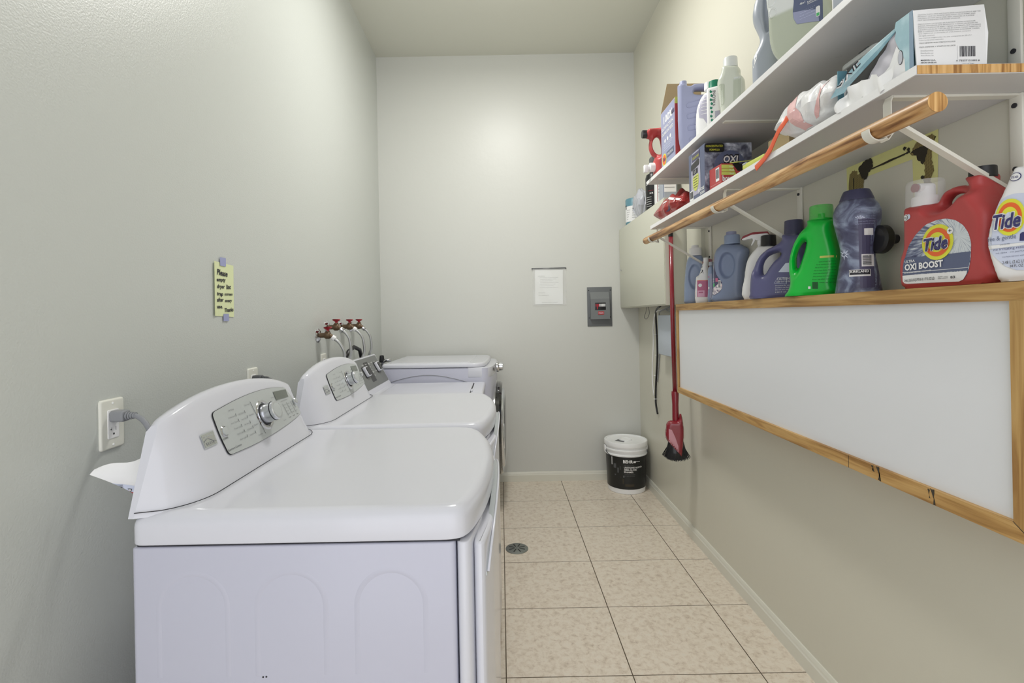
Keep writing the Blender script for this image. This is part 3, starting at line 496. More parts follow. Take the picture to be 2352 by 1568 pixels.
# floor tiles, one object each
xl = [XL, -.449, -.0045, .4375, .884, XR]; yl = [YF, -.72, -.315, .09, .495, .90, 1.30, 1.702, 2.103, 2.498, 2.905, 3.323, YB]
cache = {}
for i in range(len(xl) - 1):
    for j in range(len(yl) - 1):
        g_ = .0019; w_, d_ = xl[i + 1] - xl[i] - 2 * g_, yl[j + 1] - yl[j] - 2 * g_
        key = (round(w_, 3), round(d_, 3))
        if key not in cache:
            g = G().use('tile'); a = .0005
            V = [(-w_/2, -d_/2, -.008), (w_/2, -d_/2, -.008), (w_/2, d_/2, -.008), (-w_/2, d_/2, -.008), (-w_/2, -d_/2, -a), (w_/2, -d_/2, -a), (w_/2, d_/2, -a), (-w_/2, d_/2, -a),
                 (-w_/2 + a, -d_/2 + a, 0), (w_/2 - a, -d_/2 + a, 0), (w_/2 - a, d_/2 - a, 0), (-w_/2 + a, d_/2 - a, 0)]
            g.add(V, [(3, 2, 1, 0), (0, 1, 5, 4), (1, 2, 6, 5), (2, 3, 7, 6), (3, 0, 4, 7), (4, 5, 9, 8), (5, 6, 10, 9), (6, 7, 11, 10), (7, 4, 8, 11), (8, 9, 10, 11)])
            cache[key] = mesh('tile', g.V, g.F, g.mats, None, g.M)
        link('tile', cache[key], fl, ((xl[i] + xl[i + 1]) / 2, (yl[j] + yl[j + 1]) / 2, 0))
# baseboards (stepped profile)
def baseboard(name, a, b_, n):      # a->b along the wall, n = into the room
    a, b_, n = Vector(a), Vector(b_), Vector(n); pr = [(0, 0), (.013, 0), (.013, .048), (.010, .053), (.009, .060), (.005, .070), (0, .071)]
    g = G().use('trim'); V = [a + n * p_ + Vector((0, 0, q_)) for p_, q_ in pr] + [b_ + n * p_ + Vector((0, 0, q_)) for p_, q_ in pr]; k = len(pr)
    g.add(V, [(i, i + 1, i + 1 + k, i + k) for i in range(k - 1)] + [tuple(range(k)), tuple(range(2 * k - 1, k - 1, -1))]); g.build(name, kind='structure', smooth=None)
baseboard('baseboard_back', (XL + .013, YB, 0), (XR - .013, YB, 0), (0, -1, 0))
baseboard('baseboard_right', (XR, YF, 0), (XR, YB, 0), (-1, 0, 0))
baseboard('baseboard_left', (XL, YF, 0), (XL, YB, 0), (1, 0, 0))
# shallow boxed-in chase on the right wall behind the shelf end, with a dark wire down its edge
g = G().use('soffit'); g.box(1.035, XR, 2.50, 2.69, 1.31, 1.92); g.build('trim_1', kind='structure', smooth=None)
o = G().use('black').tube([(1.05, 2.705, 1.93), (1.05, 2.705, 1.6), (1.05, 2.71, 1.32)], .0045, 6).build('wall_cable'); tag(o, 'black cable running straight up the right wall behind the shelf end', 'cable')
# damaged drywall above the bottles: tape strips, exposed mesh and a hole, thin layers on the wall
Pw = Print((XR, 0, 0), (0, -1, 0), (0, 0, 1), (-1, 0, 0), eps=.0006)
def Y_(pts): return [(-y, z) for y, z in pts]
Pw.poly(Y_([(1.475, 1.700), (1.47, 1.46), (1.405, 1.46), (1.408, 1.640), (1.24, 1.640), (1.235, 1.40), (1.175, 1.40), (1.165, 1.700)]), 'tapeyellow', 1, 'tape_strip', .02)
def ragged(pts, amp, seed, n=5):
    rd = random.Random(seed); out = []
    for (a, b_), (c_, d_) in zip(pts, pts[1:] + pts[:1]):
        for k in range(n):
            t = k / n; out.append((a + (c_ - a) * t + rd.uniform(-amp, amp), b_ + (d_ - b_) * t + rd.uniform(-amp, amp)))
    return out
Pw.poly(Y_(ragged([(1.463, 1.665), (1.44, 1.675), (1.425, 1.655), (1.402, 1.665), (1.405, 1.62), (1.425, 1.59), (1.43, 1.545), (1.445, 1.53), (1.45, 1.56), (1.465, 1.60)], .003, 1)), 'mesh_tape', 2, 'mesh_tape')
Pw.poly(Y_(ragged([(1.245, 1.655), (1.225, 1.68), (1.19, 1.685), (1.172, 1.675), (1.178, 1.655), (1.185, 1.62), (1.178, 1.60), (1.186, 1.57), (1.178, 1.54), (1.182, 1.50), (1.205, 1.50), (1.21, 1.56), (1.205, 1.60), (1.21, 1.635)], .003, 2)), 'mesh_tape', 2, 'mesh_tape')
Pw.poly(Y_(ragged([(1.425, 1.675), (1.395, 1.690), (1.372, 1.685), (1.368, 1.660), (1.385, 1.650), (1.395, 1.630), (1.41, 1.640), (1.42, 1.655)], .0025, 3)), 'hole_dark', 3, 'hole')
Pw.poly(Y_(ragged([(1.375, 1.659), (1.262, 1.663), (1.245, 1.664), (1.245, 1.659), (1.262, 1.658), (1.375, 1.654)], .0012, 4)), 'hole_dark', 3, 'hole')
Pw.poly(Y_(ragged([(1.242, 1.656), (1.225, 1.664), (1.20, 1.662), (1.192, 1.655), (1.200, 1.628), (1.21, 1.618), (1.225, 1.64)], .0025, 5)), 'hole_dark', 3, 'hole')
Pw.poly(Y_(ragged([(1.4465, 1.65), (1.4435, 1.65), (1.4445, 1.55), (1.4475, 1.55)], .0008, 6)), 'hole_dark', 3, 'hole')
for (y, z) in ((1.262, 1.675), (1.21, 1.585), (1.215, 1.560), (1.25, 1.668)): Pw.poly(Y_(ragged([(y + .006, z), (y, z + .006), (y - .006, z), (y, z - .006)], .0015, int(y * 999))), 'hole_dark', 3, 'hole')
Pw.build(wr)
rd = random.Random(11)

# ---------------------------------------------------------------- laundry machines
def dryer(y0, label, pr_seed):
    root = thing('clothes_dryer', label, 'dryer', (-.36, y0 + .35, 0), 0, None)
    L = (.36, -.35, 0)
    def part(g, name, smooth=35): return g.build(name, root, smooth=smooth, loc=L)
    # cabinet with embossed arches on the side
    cab = part(G().use('enamel_shade').rslab(rrect(-.698, .003, -.093, .697, .010, 3), .022, .8415, .004, .004), 'cabinet')
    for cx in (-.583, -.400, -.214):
        g = G().use('enamel_shade')
        for side in (0,):
            path = [(cx - .063, .66 * 1.0, )]
        pts = [(cx - .064, .60)] + [(cx - .064 * math.cos(a), .728 + .064 * math.sin(a)) for a in np.linspace(0, PI, 19)] + [(cx + .064, .60)]
        V = []
        for i, (x, z) in enumerate(pts):
            t = (Vector(pts[min(i + 1, len(pts) - 1)]) - Vector(pts[max(i - 1, 0)])).normalized(); nn = Vector((t.y, -t.x))
            for w_, hgt in ((-.0055, .0), (-.002, .0006), (.002, .0006), (.0055, .0)): V.append((x + nn.x * w_, .0031 - hgt, z + nn.y * w_))
        g.add(V, [(4 * i + k, 4 * i + k + 1, 4 * i + k + 5, 4 * i + k + 4) for i in range(len(pts) - 1) for k in range(3)])
        a_ = g.build('embossed_arch', cab, smooth=180)
    part(G().use('gap').box(-.690, -.085, .010, .690, .8415, .8465), 'seam')
    # front panel and door
    fp = roundpoly([(-.0905, .003), (-.066, .003), (-.048, .12), (-.040, .35), (-.048, .58), (-.066, .697), (-.0905, .697)], .02)
    part(G().use('enamel').rslab(fp, .022, .8415, .003, .003), 'front_panel')
    dr = roundpoly([(-.060, .022), (-.040, .018), (-.024, .12), (-.016, .35), (-.024, .58), (-.040, .682), (-.060, .678)], .02)
    g = G().use('enamel').rslab(dr, .10, .832, .007, .006)
    door = part(g, 'door')
    # crescent pull across the top of the door
    def cres(u_, v_):
        y = .035 + .63 * u_; s_ = math.sin(PI * u_) ** .7
        return (-.036 + .020 * s_ + .005 * math.sin(PI * v_), y, .766 + .056 * s_ + (.008 + .034 * s_ ** .5) * (1 - v_) - .004)
    gh = G().use('panel_grey'); hv = []
    for k in range(25):
        (xt_, y_, zt_), (xb_, _, zb_) = cres(k / 24, 0.0), cres(k / 24, 1.0)
        hv += [(xt_, y_, zt_), (xt_ - .012, y_, zt_ - .004), (xb_ - .012, y_, zb_), (xb_ + .001, y_, zb_)]
    gh.add(hv, [(4 * k + q_, 4 * k + (q_ + 1) % 4, 4 * k + 4 + (q_ + 1) % 4, 4 * k + 4 + q_) for k in range(24) for q_ in range(4)] + [(0, 1, 2, 3), (99, 98, 97, 96)]); gh.build('door_handle', door, smooth=40)
    rim = [Vector(cres(k / 24, 0.0)) + Vector((.003, 0, 0)) for k in range(25)]
    G().use('enamel').tube(rim, .0028, 8).build('handle_rim', door, smooth=180)
    # deck (bow-fronted top) and console
    dk = roundpoly([(-.698, 0), (-.085, 0), (-.062, .035), (-.036, .16), (-.022, .35), (-.036, .54), (-.085, .700), (-.698, .700)], [.024, .035, .05, .10, .12, .10, .08, .024], 6)
    part(G().use('enamel').rslab(dk, .8465, .905, .026, .004, 6), 'top_deck', 40)
    NS, NT = 26, 60
    ZP = np.polyfit([0, .046, .24, .40, .53, .81, .93, 1], [1.066, 1.074, 1.101, 1.108, 1.107, 1.088, 1.066, 1.052], 4)
    def cons(s_, t):
        # s: profile 0 back foot -> 1 front foot ; t: along the machine
        yb = .0015 + .697 * t; yt = .055 + .600 * t
        e = min(t, 1 - t); q_ = min(1, e / .16); rf = math.sqrt(max(0, 1 - (1 - q_) ** 2))
        xf = -.690 + .090 * rf
        zt = float(np.polyval(ZP, t)) - .006 * (1 - min(1, e / .03)) ** 2
        xt = -.680 + .006 * min(1, e / .05)
        zb = .897
        pr = [(-.700, zb), (-.700, zt - .03), (-.698, zt - .010), (-.692, zt - .002), (-.684, zt), (xt, zt), (xt + .005 * rf, zt - .004), (xt + .008 * rf + .001, zt - .012)]
        k = s_ * NS
        if k <= 7: i = int(k); x, z = pr[i]
        else:
            f = (k - 7) / (NS - 7); x1, z1 = pr[7]; x = x1 + (xf - x1) * (f ** 1.0) + .006 * f ** 6 * rf; z = z1 + (zb - z1) * f
        hgt = (z - zb) / (zt - zb); hgt = max(0, min(1, hgt))
        return (x, yb + (yt - yb) * hgt, z)
    g = G().use('enamel').sheet(cons, NS, NT)
    n_ = NS + 1
    for row in (0, NT * n_):
        fr_ = [g.V[row + k] for k in range(7, n_)]; k0 = len(g.V); g.V += [(-.700, y, z) for x, y, z in fr_]
        for k in range(len(fr_) - 1): g.F.append((row + 7 + k, row + 8 + k, k0 + k + 1, k0 + k)); g.M.append(0)
        g.F.append(tuple([row + k for k in range(2, 8)] + [k0])); g.M.append(0)
    con = part(g, 'console', 50)
    # seam under the console, its shadow drawn in as a dark line
    ln = [(Vector(cons(1.0, k / 60)) + Vector((.0015, 0, .0106))) for k in range(61)]
    part(G().use('gap').tube(ln, .0009, 6), 'console_seam_shadow')
    # control panel on the sloping face
    tr_ = bvh(g.V, g.F)
    Un = Vector((0, 1, 0)); Vn = Vector((-.339, 0, .941)).normalized(); Nn = Vector((.941, 0, .339)).normalized()
    P = Print((-.60, 0, .90), Un, Vn, Nn, tree=tr_, eps=.0007)
    def c2(pts): return [(y - .905, (z - .90) / .941) for y, z in pts]
    base = [(1.101, .958), (1.205, .954), (1.298, .955), (1.42, .962), (1.539, .974), (1.505, 1.022), (1.479, 1.059), (1.40, 1.068), (1.316, 1.072), (1.206, 1.068), (1.093, 1.055), (1.093, 1.005)]
    rp = roundpoly(c2(base), [.012, .05, .05, .05, .012, .05, .012, .05, .05, .05, .012, .05], 4)
    cen = Vector((sum(p_[0] for p_ in rp) / len(rp), sum(p_[1] for p_ in rp) / len(rp)))
    big = [tuple(cen + (Vector(p_) - cen) * 1.012) for p_ in rp]
    P.poly(big, 'gap', 2, 'panel_edge', .02); P.poly(rp, 'panel_grey', 4, 'control_panel', .02)
    def cc(y, z): return (y - .905, (z - .90) / .941)
    x, z = cc(1.388, 1.033); P.poly([(x, z), cc(1.473, 1.031), cc(1.474, 1.053), cc(1.386, 1.057)], 'lcd', 6, 'display')
    for i, (t1, t2) in enumerate((('Wrinkle Guard', 'My Cycle'), ('Less Time', 'Auto Dry'), ('Touch Up', 'Air Dry'), ('Damp Dry Signal', 'Chime'), ('Drum Light', 'Control Lock'))):
        zz = 1.031 - i * .0135; yy = 1.140 + i * .004
        P.text(t1, *cc(yy, zz), .028, .0035, 'inkgrey', 6); P.text(t2, *cc(yy + .045, zz), .022, .0035, 'inkgrey', 6)
        P.rect(cc(yy + .032, zz)[0], cc(0, zz - .001)[1], cc(yy + .0335, zz)[0], cc(0, zz + .006)[1], 'ink', 6); P.rect(cc(yy + .072, zz)[0], cc(0, zz - .001)[1], cc(yy + .0735, zz)[0], cc(0, zz + .006)[1], 'ink', 6)
    P.text('OPTIONS', *cc(1.150, 1.046), .022, .0035, 'inkgrey', 6); P.text('POWER', *cc(1.094, .992), .022, .0045, 'ink', 6)
    P.text('Kenmore Connect', *cc(1.100, .966), .055, .005, 'ink', 6)
    for k, st in enumerate(('Normal', 'Bulky Bedding', 'Casual', 'Heavy Duty')): P.text(st, *cc(1.222 + k * .005, 1.046 - k * .026), .022, .0035, 'inkgrey', 6)
    for k, st in enumerate(('Delicate', 'Ultra', 'Timed Dry')): P.text(st, *cc(1.362 + k * .012, 1.042 - k * .034), .018, .0035, 'inkgrey', 6)
    P.poly([cc(1.250, 1.052), cc(1.2515, 1.052), cc(1.2725, .966), cc(1.271, .966)], 'ink', 6, 'label_print')
    P.text('SELECTIONS', *cc(1.412, 1.024), .045, .0032, 'inkgrey', 6)
    for k in range(3):
        yy = 1.415 + k * .028; P.poly([cc(yy, 1.018), cc(yy + .0012, 1.018), cc(yy + .0132, .982), cc(yy + .012, .982)], 'ink', 6)
        for q_, st in enumerate(('High', 'Medium', 'Low', 'Off')): P.text(st, *cc(yy + .005 + q_ * .003, 1.012 - q_ * .009), .015, .003, 'inkgrey', 6)
        P.text(('Temp', 'Dryness', 'Time')[k], *cc(yy + .010, .975), .016, .0032, 'ink', 6)
    P.rect(*cc(1.033, .991), *cc(1.078, 1.021), 'panel_grey', 3, 'badge'); P.rect(*cc(1.0355, .9935), *cc(1.0755, 1.0185), 'silver', 4, 'badge')
    P.text('KENMORE', *cc(1.040, 1.011), .030, .0045, 'panel_grey', 5); P.text('ELITE', *cc(1.042, .996), .028, .006, 'inkgrey', 5)
    sw = [(1.037 + .038 * t, 1.003 + .005 * math.sin(t * 5)) for t in np.linspace(0, 1, 9)]
    P.poly([cc(*q_) for q_ in sw] + [cc(a, b_ + .0014) for a, b_ in sw[::-1]], 'inkgrey', 5)
    P.build(con)
    # knob, power button, start button
    def onface(y, z, d=0.0): return Vector((-.60 - .361 * (z - .90), y - .905, z)) + Nn * d
    def dial(prof, mats_, y, z, name, parent, n=36, d=0.0):
        g = G()
        for (mname, pf) in zip(mats_, prof):
            g.use(mname); s0 = len(g.V); g.lathe(pf, n)
        Mx = Matrix.Translation(onface(y, z, d)) @ Nn.to_track_quat('Z', 'Y').to_matrix().to_4x4(); g.xf(Mx)
        return g.build(name, parent, smooth=35)
    kn = dial([[(.042, 0), (.042, .003), (.038, .006), (.033, .006), (.031, .003)], [(.026, .004), (.026, .006), (.0245, .026), (.0255, .029), (.0255, .038), (.024, .040)], [(.0262, .0290), (.0262, .0310)], [(.0455, .0005), (.0455, .0015)], [(.0238, .0395), (.012, .0408), (.0005, .041)]], ['chrome', 'silver', 'gap', 'gap', 'panel_grey'], 1.302, 1.010, 'control_knob', con, d=.002)  # gap-coloured rings paint in the dark reflections at the chrome edges
    dial([[(.0300, .0), (.0300, .0035), (.0260, .0035)]], ['gap'], 1.302, 1.010, 'knob_dark_ring', con, d=.003)  # dark ring painted around the knob to outline it against the chrome
    dial([[(.0135, 0), (.0135, .003), (.0110, .005), (.0105, .003)], [(.0100, .002), (.0095, .007), (.0001, .0078)], [(.0150, .0), (.0150, .001)]], ['chrome', 'panel_grey', 'inkgrey'], 1.112, 1.009, 'power_button', con, d=.002)
    dial([[(.0105, 0), (.0105, .003), (.0085, .005), (.0001, .0055)]], ['silver'], 1.500, 1.012, 'start_button', con, d=.002)
    # rear duct and feet
    part(G().use('duct').rslab(rrect(-.745, .06, -.700, .40, .02, 4), .03, .78, .05, .01), 'rear_duct')
    for x in (-.66, -.13):
        for y in (.05, .65): part(G().use('black').lathe([(.018, 0), (.018, .012), (.010, .014), (.010, .024)], 16, (x, y, 0)), 'foot')
    for (x, z) in ((-.455, .598), (-.449, .5985)): part(G().use('gap').lathe([(.0017, -.0006), (.0017, .0006)], 8, (x, .003, z), 'Y'), 'screw')
    return root
dryer(.905, 'nearest white dryer with silver control panel, large dial and smooth bow-fronted top', 1)
dryer(1.622, 'second white dryer, its silver-panelled console rising behind the nearest dryer', 2)

# top-load washer with the dark console
root = thing('top_load_washer', 'white top-load washer with dark grey console and two square-framed knobs', 'washing machine', (-.45, 2.67, 0)); L = (.45, -2.67, 0)
def part(g, name, smooth=35, parent=None): return g.build(name, parent or root, smooth=smooth, loc=L if parent is None else None)
part(G().use('enamel_shade').rslab(rrect(-.785, 2.335, -.105, 3.005, .02, 4), .022, .835, .004, .006), 'cabinet')
part(G().use('enamel').rslab(rrect(-.790, 2.332, -.100, 3.010, .03, 5), .837, .862, .010, .004), 'top_deck')
part(G().use('gap').rslab(rrect(-.645, 2.385, -.165, 2.960, .03, 4), .858, .8635, .001, .001), 'lid_gap')
part(G().use('enamel').rslab(rrect(-.640, 2.39, -.170, 2.955, .028, 4), .860, .868, .004, .001), 'lid')
part(G().use('enamel').rslab(rrect(-.168, 2.60, -.158, 2.66, .004, 2), .862, .870, .002, .001), 'hinge')
for x in (-.75, -.15):
    for y in (2.38, 2.96): part(G().use('black').lathe([(.018, 0), (.018, .012), (.010, .014), (.010, .024)], 16, (x, y, 0)), 'foot')
sec = [(-.800, .858), (-.800, 1.035), (-.794, 1.045), (-.780, 1.045), (-.690, .880), (-.680, .862)]
con = part(G().use('enamel').prism([(x, 2.345, z) for x, z in sec], (0, .652, 0)), 'console', 30)
d_ = Vector((.090, 0, -.165)).normalized(); Nn = Vector((.165, 0, .090)).normalized()
P = Print((-.780, 2.345, 1.045), (0, 1, 0), -d_, Nn, eps=.0006)
P.poly(rrect(.006, -.180, .646, -.006, .012, 3), 'console_dark', 1, 'control_panel')
P.poly(rrect(.340, -.150, .420, -.030, .004, 3), 'black', 2, 'label_print')
for k in range(9): P.text(('Normal', 'Rinse', 'Heavy', 'Bulky', 'Quick', 'Drain', 'Hot', 'Warm', 'Cold')[k], .30 + .06 * (k % 5), -.045 - .055 * (k // 5), .030, .007, 'white', 3)
for k in range(5): P.rect(.43, -.05 - .018 * k, .436, -.044 - .018 * k, 'white', 3)

P.build(con)
def knob2(y, v):
    c_ = Vector((-.780, 2.345, 1.045)) + Vector((0, y, 0)) + d_ * v; Mx = Matrix.Translation(c_) @ Nn.to_track_quat('Z', 'Y').to_matrix().to_4x4()
    g = G().use('black').rslab(rrect(-.034, -.034, .034, .034, .012, 3), 0, .004, .001, .001); g.use('enamel').rslab(rrect(-.029, -.029, .029, .029, .010, 3), .004, .020, .004, .002)
    g.use('black').rslab(rrect(-.023, -.023, .023, .023, .007, 3), .019, .023, .002, .001); g.xf(Mx); g.build('control_knob', con, smooth=35)
knob2(.30, .085); knob2(.55, .080)

# front-load washer in the corner
root = thing('front_load_washer', 'white front-load washer by the back wall with black round door', 'washing machine', (-.40, 3.36, 0), math.radians(-2.5)); L = None
def part4(g, name, smooth=35, parent=None):
    g.xf(Matrix.Translation((.40, -3.36, 0))); return g.build(name, parent or root, smooth=smooth)
body = part4(G().use('enamel_shade').rslab(roundpoly([(-.735, 3.035), (-.085, 3.035), (-.050, 3.08), (-.032, 3.36), (-.050, 3.64), (-.085, 3.685), (-.735, 3.685)], [.01, .03, .08, .2, .08, .03, .01], 5), .022, .946, .004, .02), 'cabinet')
def arc(u_, v_):
    x = -.70 + .50 * u_; return (x, 3.0352 - .0016 * math.sin(PI * v_), .848 + .058 * math.sin(PI * u_) ** .9 * 1.0 + .010 * v_ - .02)
up = part4(G().use('enamel').rslab(roundpoly([(-.200, 3.034), (-.095, 3.034), (-.050, 3.07), (-.030, 3.36), (-.050, 3.65), (-.095, 3.686), (-.200, 3.686)], [.01, .03, .08, .2, .08, .03, .01], 5), .887, .948, .004, .002), 'upper_panel')
part4(G().use('inkgrey').tube([(-.70 + .50 * k / 24, 3.0345, .858 + .046 * math.sin(PI * k / 24)) for k in range(25)], .0016, 6), 'embossed_arch', 180)
part4(G().use('enamel').rslab(roundpoly([(-.738, 3.032), (-.135, 3.032), (-.090, 3.08), (-.082, 3.36), (-.090, 3.64), (-.135, 3.688), (-.738, 3.688)], [.02, .04, .08, .2, .08, .04, .02], 5), .949, .976, .014, .004), 'top_deck')
part4(G().use('enamel').rslab(rrect(-.700, 3.08, -.19, 3.64, .03, 4), .974, .9785, .003, .001), 'top_inset')
g = G().use('chrome').lathe([(.036, 0), (.036, .012), (.032, .018)], 32, (-.030, 3.30, .925), 'X'); g.use('silver').lathe([(.027, .014), (.025, .040), (.022, .043)], 32, (-.030, 3.30, .925), 'X'); part4(g, 'control_knob')
part4(G().use('gap').lathe([(.012, 0), (.010, .004)], 20, (-.042, 3.15, .925), 'X'), 'power_button')
g = G().use('chrome').lathe([(.318, -.006), (.318, .004), (.312, .008)], 56, (-.040, 3.36, .507), 'X'); g.use('gloss_black').lathe([(.312, .004), (.312, .030), (.300, .044), (.262, .046)], 56, (-.040, 3.36, .507), 'X'); dr = part4(g, 'door', 40)
g = G().use('silver').lathe([(.264, .030), (.262, .052), (.240, .060)], 56, (-.040, 3.36, .507), 'X'); g.use('gloss_black').lathe([(.240, .040), (.238, .058), (.200, .066), (.02, .070)], 56, (-.040, 3.36, .507), 'X'); g.xf(Matrix.Translation((.40, -3.36, 0))); g.build('door_glass', dr, smooth=180)
g = G().use('silver').rslab(rrect(.005, 3.120, .022, 3.135, .004, 2), .42, .58, .004, .004); g.xf(Matrix.Translation((.40, -3.36, 0))); g.build('door_handle', dr)
for x in (-.70, -.10):
    for y in (3.08, 3.64): part4(G().use('black').lathe([(.018, 0), (.018, .012), (.010, .014), (.010, .024)], 16, (x, y, 0)), 'foot')

# ---------------------------------------------------------------- left wall fittings
def outlet(y, z, label, slots=True):
    t = thing('wall_outlet', label, 'outlet', (XL, y, z), 0); w_, h_ = .035, .058
    g = G().use('plate'); g.rslab(rrect(-w_, -h_, w_, h_, .0065, 4), 0, .006, .004, .0005, 3)
    g.xf(Matrix(((0, 0, 1, 0), (1, 0, 0, 0), (0, 1, 0, 0), (0, 0, 0, 1)))); pl = g.build('cover_plate', t)
    g = G().use('white'); g.rslab(rrect(-.0165, -.0335, .0165, .0335, .003, 3), .0055, .0075, .001, .0005, 2); g.xf(Matrix(((0, 0, 1, 0), (1, 0, 0, 0), (0, 1, 0, 0), (0, 0, 0, 1)))); rc = g.build('receptacle', t)
    P = Print((.0076, 0, 0), (0, 1, 0), (0, 0, 1), (1, 0, 0), eps=.0002)
    for dz in (-.017, .017):
        P.rect(-.007, dz + .001, -.0058, dz + .009, 'black', 1, 'slot'); P.rect(-.0105, dz + .004, -.006, dz + .0055, 'black', 1, 'slot'); P.rect(.0055, dz + .001, .0067, dz + .010, 'black', 1, 'slot'); P.poly(circ(-.0005, dz - .006, .0025, 12), 'black', 1, 'slot')
    P.build(rc)
    for dz in (-.048, .048): G().use('white').lathe([(.003, .005), (.0025, .0072), (.001, .0075)], 12, (0, 0, dz), 'X').build('screw', t)
    return t
outlet(1.138, 1.028, 'white wall outlet with a grey plug in it, left of the nearest dryer')
outlet(1.785, 1.032, 'white wall outlet peeking over the nearest dryer console')
outlet(2.500, 1.030, 'white wall outlet below the water valves')
def plug(y, z, col, end, label, nm='power_plug'):
    t = thing(nm, label, 'plug', (XL + .008, y, z))
    g = G().use(col); g.rslab(rrect(-.014, -.013, .014, .013, .006, 3), 0, .030, .004, .002, 3); g.xf(Matrix(((0, 0, 1, 0), (1, 0, 0, 0), (0, 1, 0, 0), (0, 0, 0, 1)))); g.build('plug_body', t)
    g = G().use(col)
    for k in range(4): g.lathe([(.0095 - k * .0007, 0), (.0095 - k * .0007, .004)], 16, (.031 + k * .0055, 0, 0), 'X')
    g.build('strain_relief', t)
    P0 = Vector((.030, 0, 0)); P3 = Vector(end) - Vector((XL + .008, y, z)); pts = []
    for k in range(17):
        s_ = k / 16; b1 = P0 + Vector((.06, 0, .012)); b2 = P3 + Vector((0, 0, .10)); pts.append(P0 * (1 - s_) ** 3 + b1 * 3 * s_ * (1 - s_) ** 2 + b2 * 3 * s_ * s_ * (1 - s_) + P3 * s_ ** 3)
    G().use(col).tube(pts, .006, 10).build('cord', t, smooth=180)
plug(1.138, 1.046, 'cord_grey', (-.79, 1.12, .86), 'grey power plug and curved cord in the near wall outlet')
plug(1.785, 1.050, 'charcoal', (-.79, 1.80, .86), 'dark grey power plug behind the nearest dryer console')
plug(2.500, 1.046, 'black', (-.82, 2.50, .86), 'black power plug below the water valves')
# warning booklet hanging in clear sleeve behind the near dryer
t = thing('instruction_pouch', 'white curled paper pouch with printed warning tucked behind the nearest dryer', 'pouch', (-.80, 1.04, .90))
def pouch(u_, v_):
    x = -.075 + .115 * u_ ; y = -.010 + .030 * math.sin(u_ * 2.2) + .012 * v_
    zt = .052 + .022 * u_ + .004 * math.sin(u_ * 9); zb = .045 - .060 * min(1, u_ * 1.4) + .018 * max(0, u_ - .62)
    return (x, y - .018 * math.sin(PI * v_) * u_, zb + (zt - zb) * v_ - .002)
g = G().use('white').sheet(pouch, 20, 12); vv = list(g.V); g.build('paper', t, smooth=180)
g2 = G().use('white'); 
tr_ = bvh(vv, g.F); P = Print((0, 0, 0), (1, 0, 0), (0, 0, 1), (0, -1, 0), tree=tr_, eps=.0005)
P.poly([(-.048, .018), (.002, .010), (-.004, -.012), (-.030, -.006)], 'pale', 1)
P.poly([(-.018, -.008), (-.002, -.012), (-.006, -.018), (-.012, -.015)], 'red', 2)
P.poly([(-.014, .004), (-.004, .003), (-.009, -.005)], 'ink', 3); P.poly([(-.0122, .0028), (-.0058, .0022), (-.009, -.003)], 'white', 4)
for k in range(4): P.rect(-.042 + .003 * k, .012 - .0045 * k, -.022, .013 - .0045 * k, 'ink', 3, 'lettering')
P.build(t)
# handwritten note
t = thing('handwritten_note', 'yellow-green handwritten note taped to the left wall', 'note', (XL, 1.612, 1.366))
g = G().use('note').sheet(lambda u_, v_: (.0016 + .0035 * (1 - min(1, u_ * 4)) ** 2, -.0585 + .117 * u_ + .002 * v_, -.086 + .176 * v_ - .004 * u_), 10, 4); g.build('paper', t, smooth=None, fix=False)
P = Print((.0018, 0, 0), (0, 1, 0), (0, 0, 1), (1, 0, 0), eps=.0006)
for st, x, z, w_, h_, ro in (('Please', -.040, .048, .062, .019, -.05), ('empty', -.042, .026, .052, .012, .04), ('dryer', -.040, .004, .044, .013, .02), ('lint', .014, .004, .026, .015, .03), ('trap', -.042, -.019, .036, .013, -.03), ('screen', .002, -.018, .048, .010, .03), ('after', -.042, -.040, .038, .013, .04), ('every', .004, -.040, .042, .011, .03), ('use.', -.043, -.061, .034, .012, .0), ('Thanks', .000, -.073, .054, .013, .06)):
    P.text(st, x, z, w_, h_, 'ink', 2, bold=.03, shear=.12, rot=ro)
P.rect(-.022, .078, .012, .106, 'tape', 3, 'tape'); P.rect(-.008, -.103, .024, -.079, 'tape', 3, 'tape'); P.build(t)
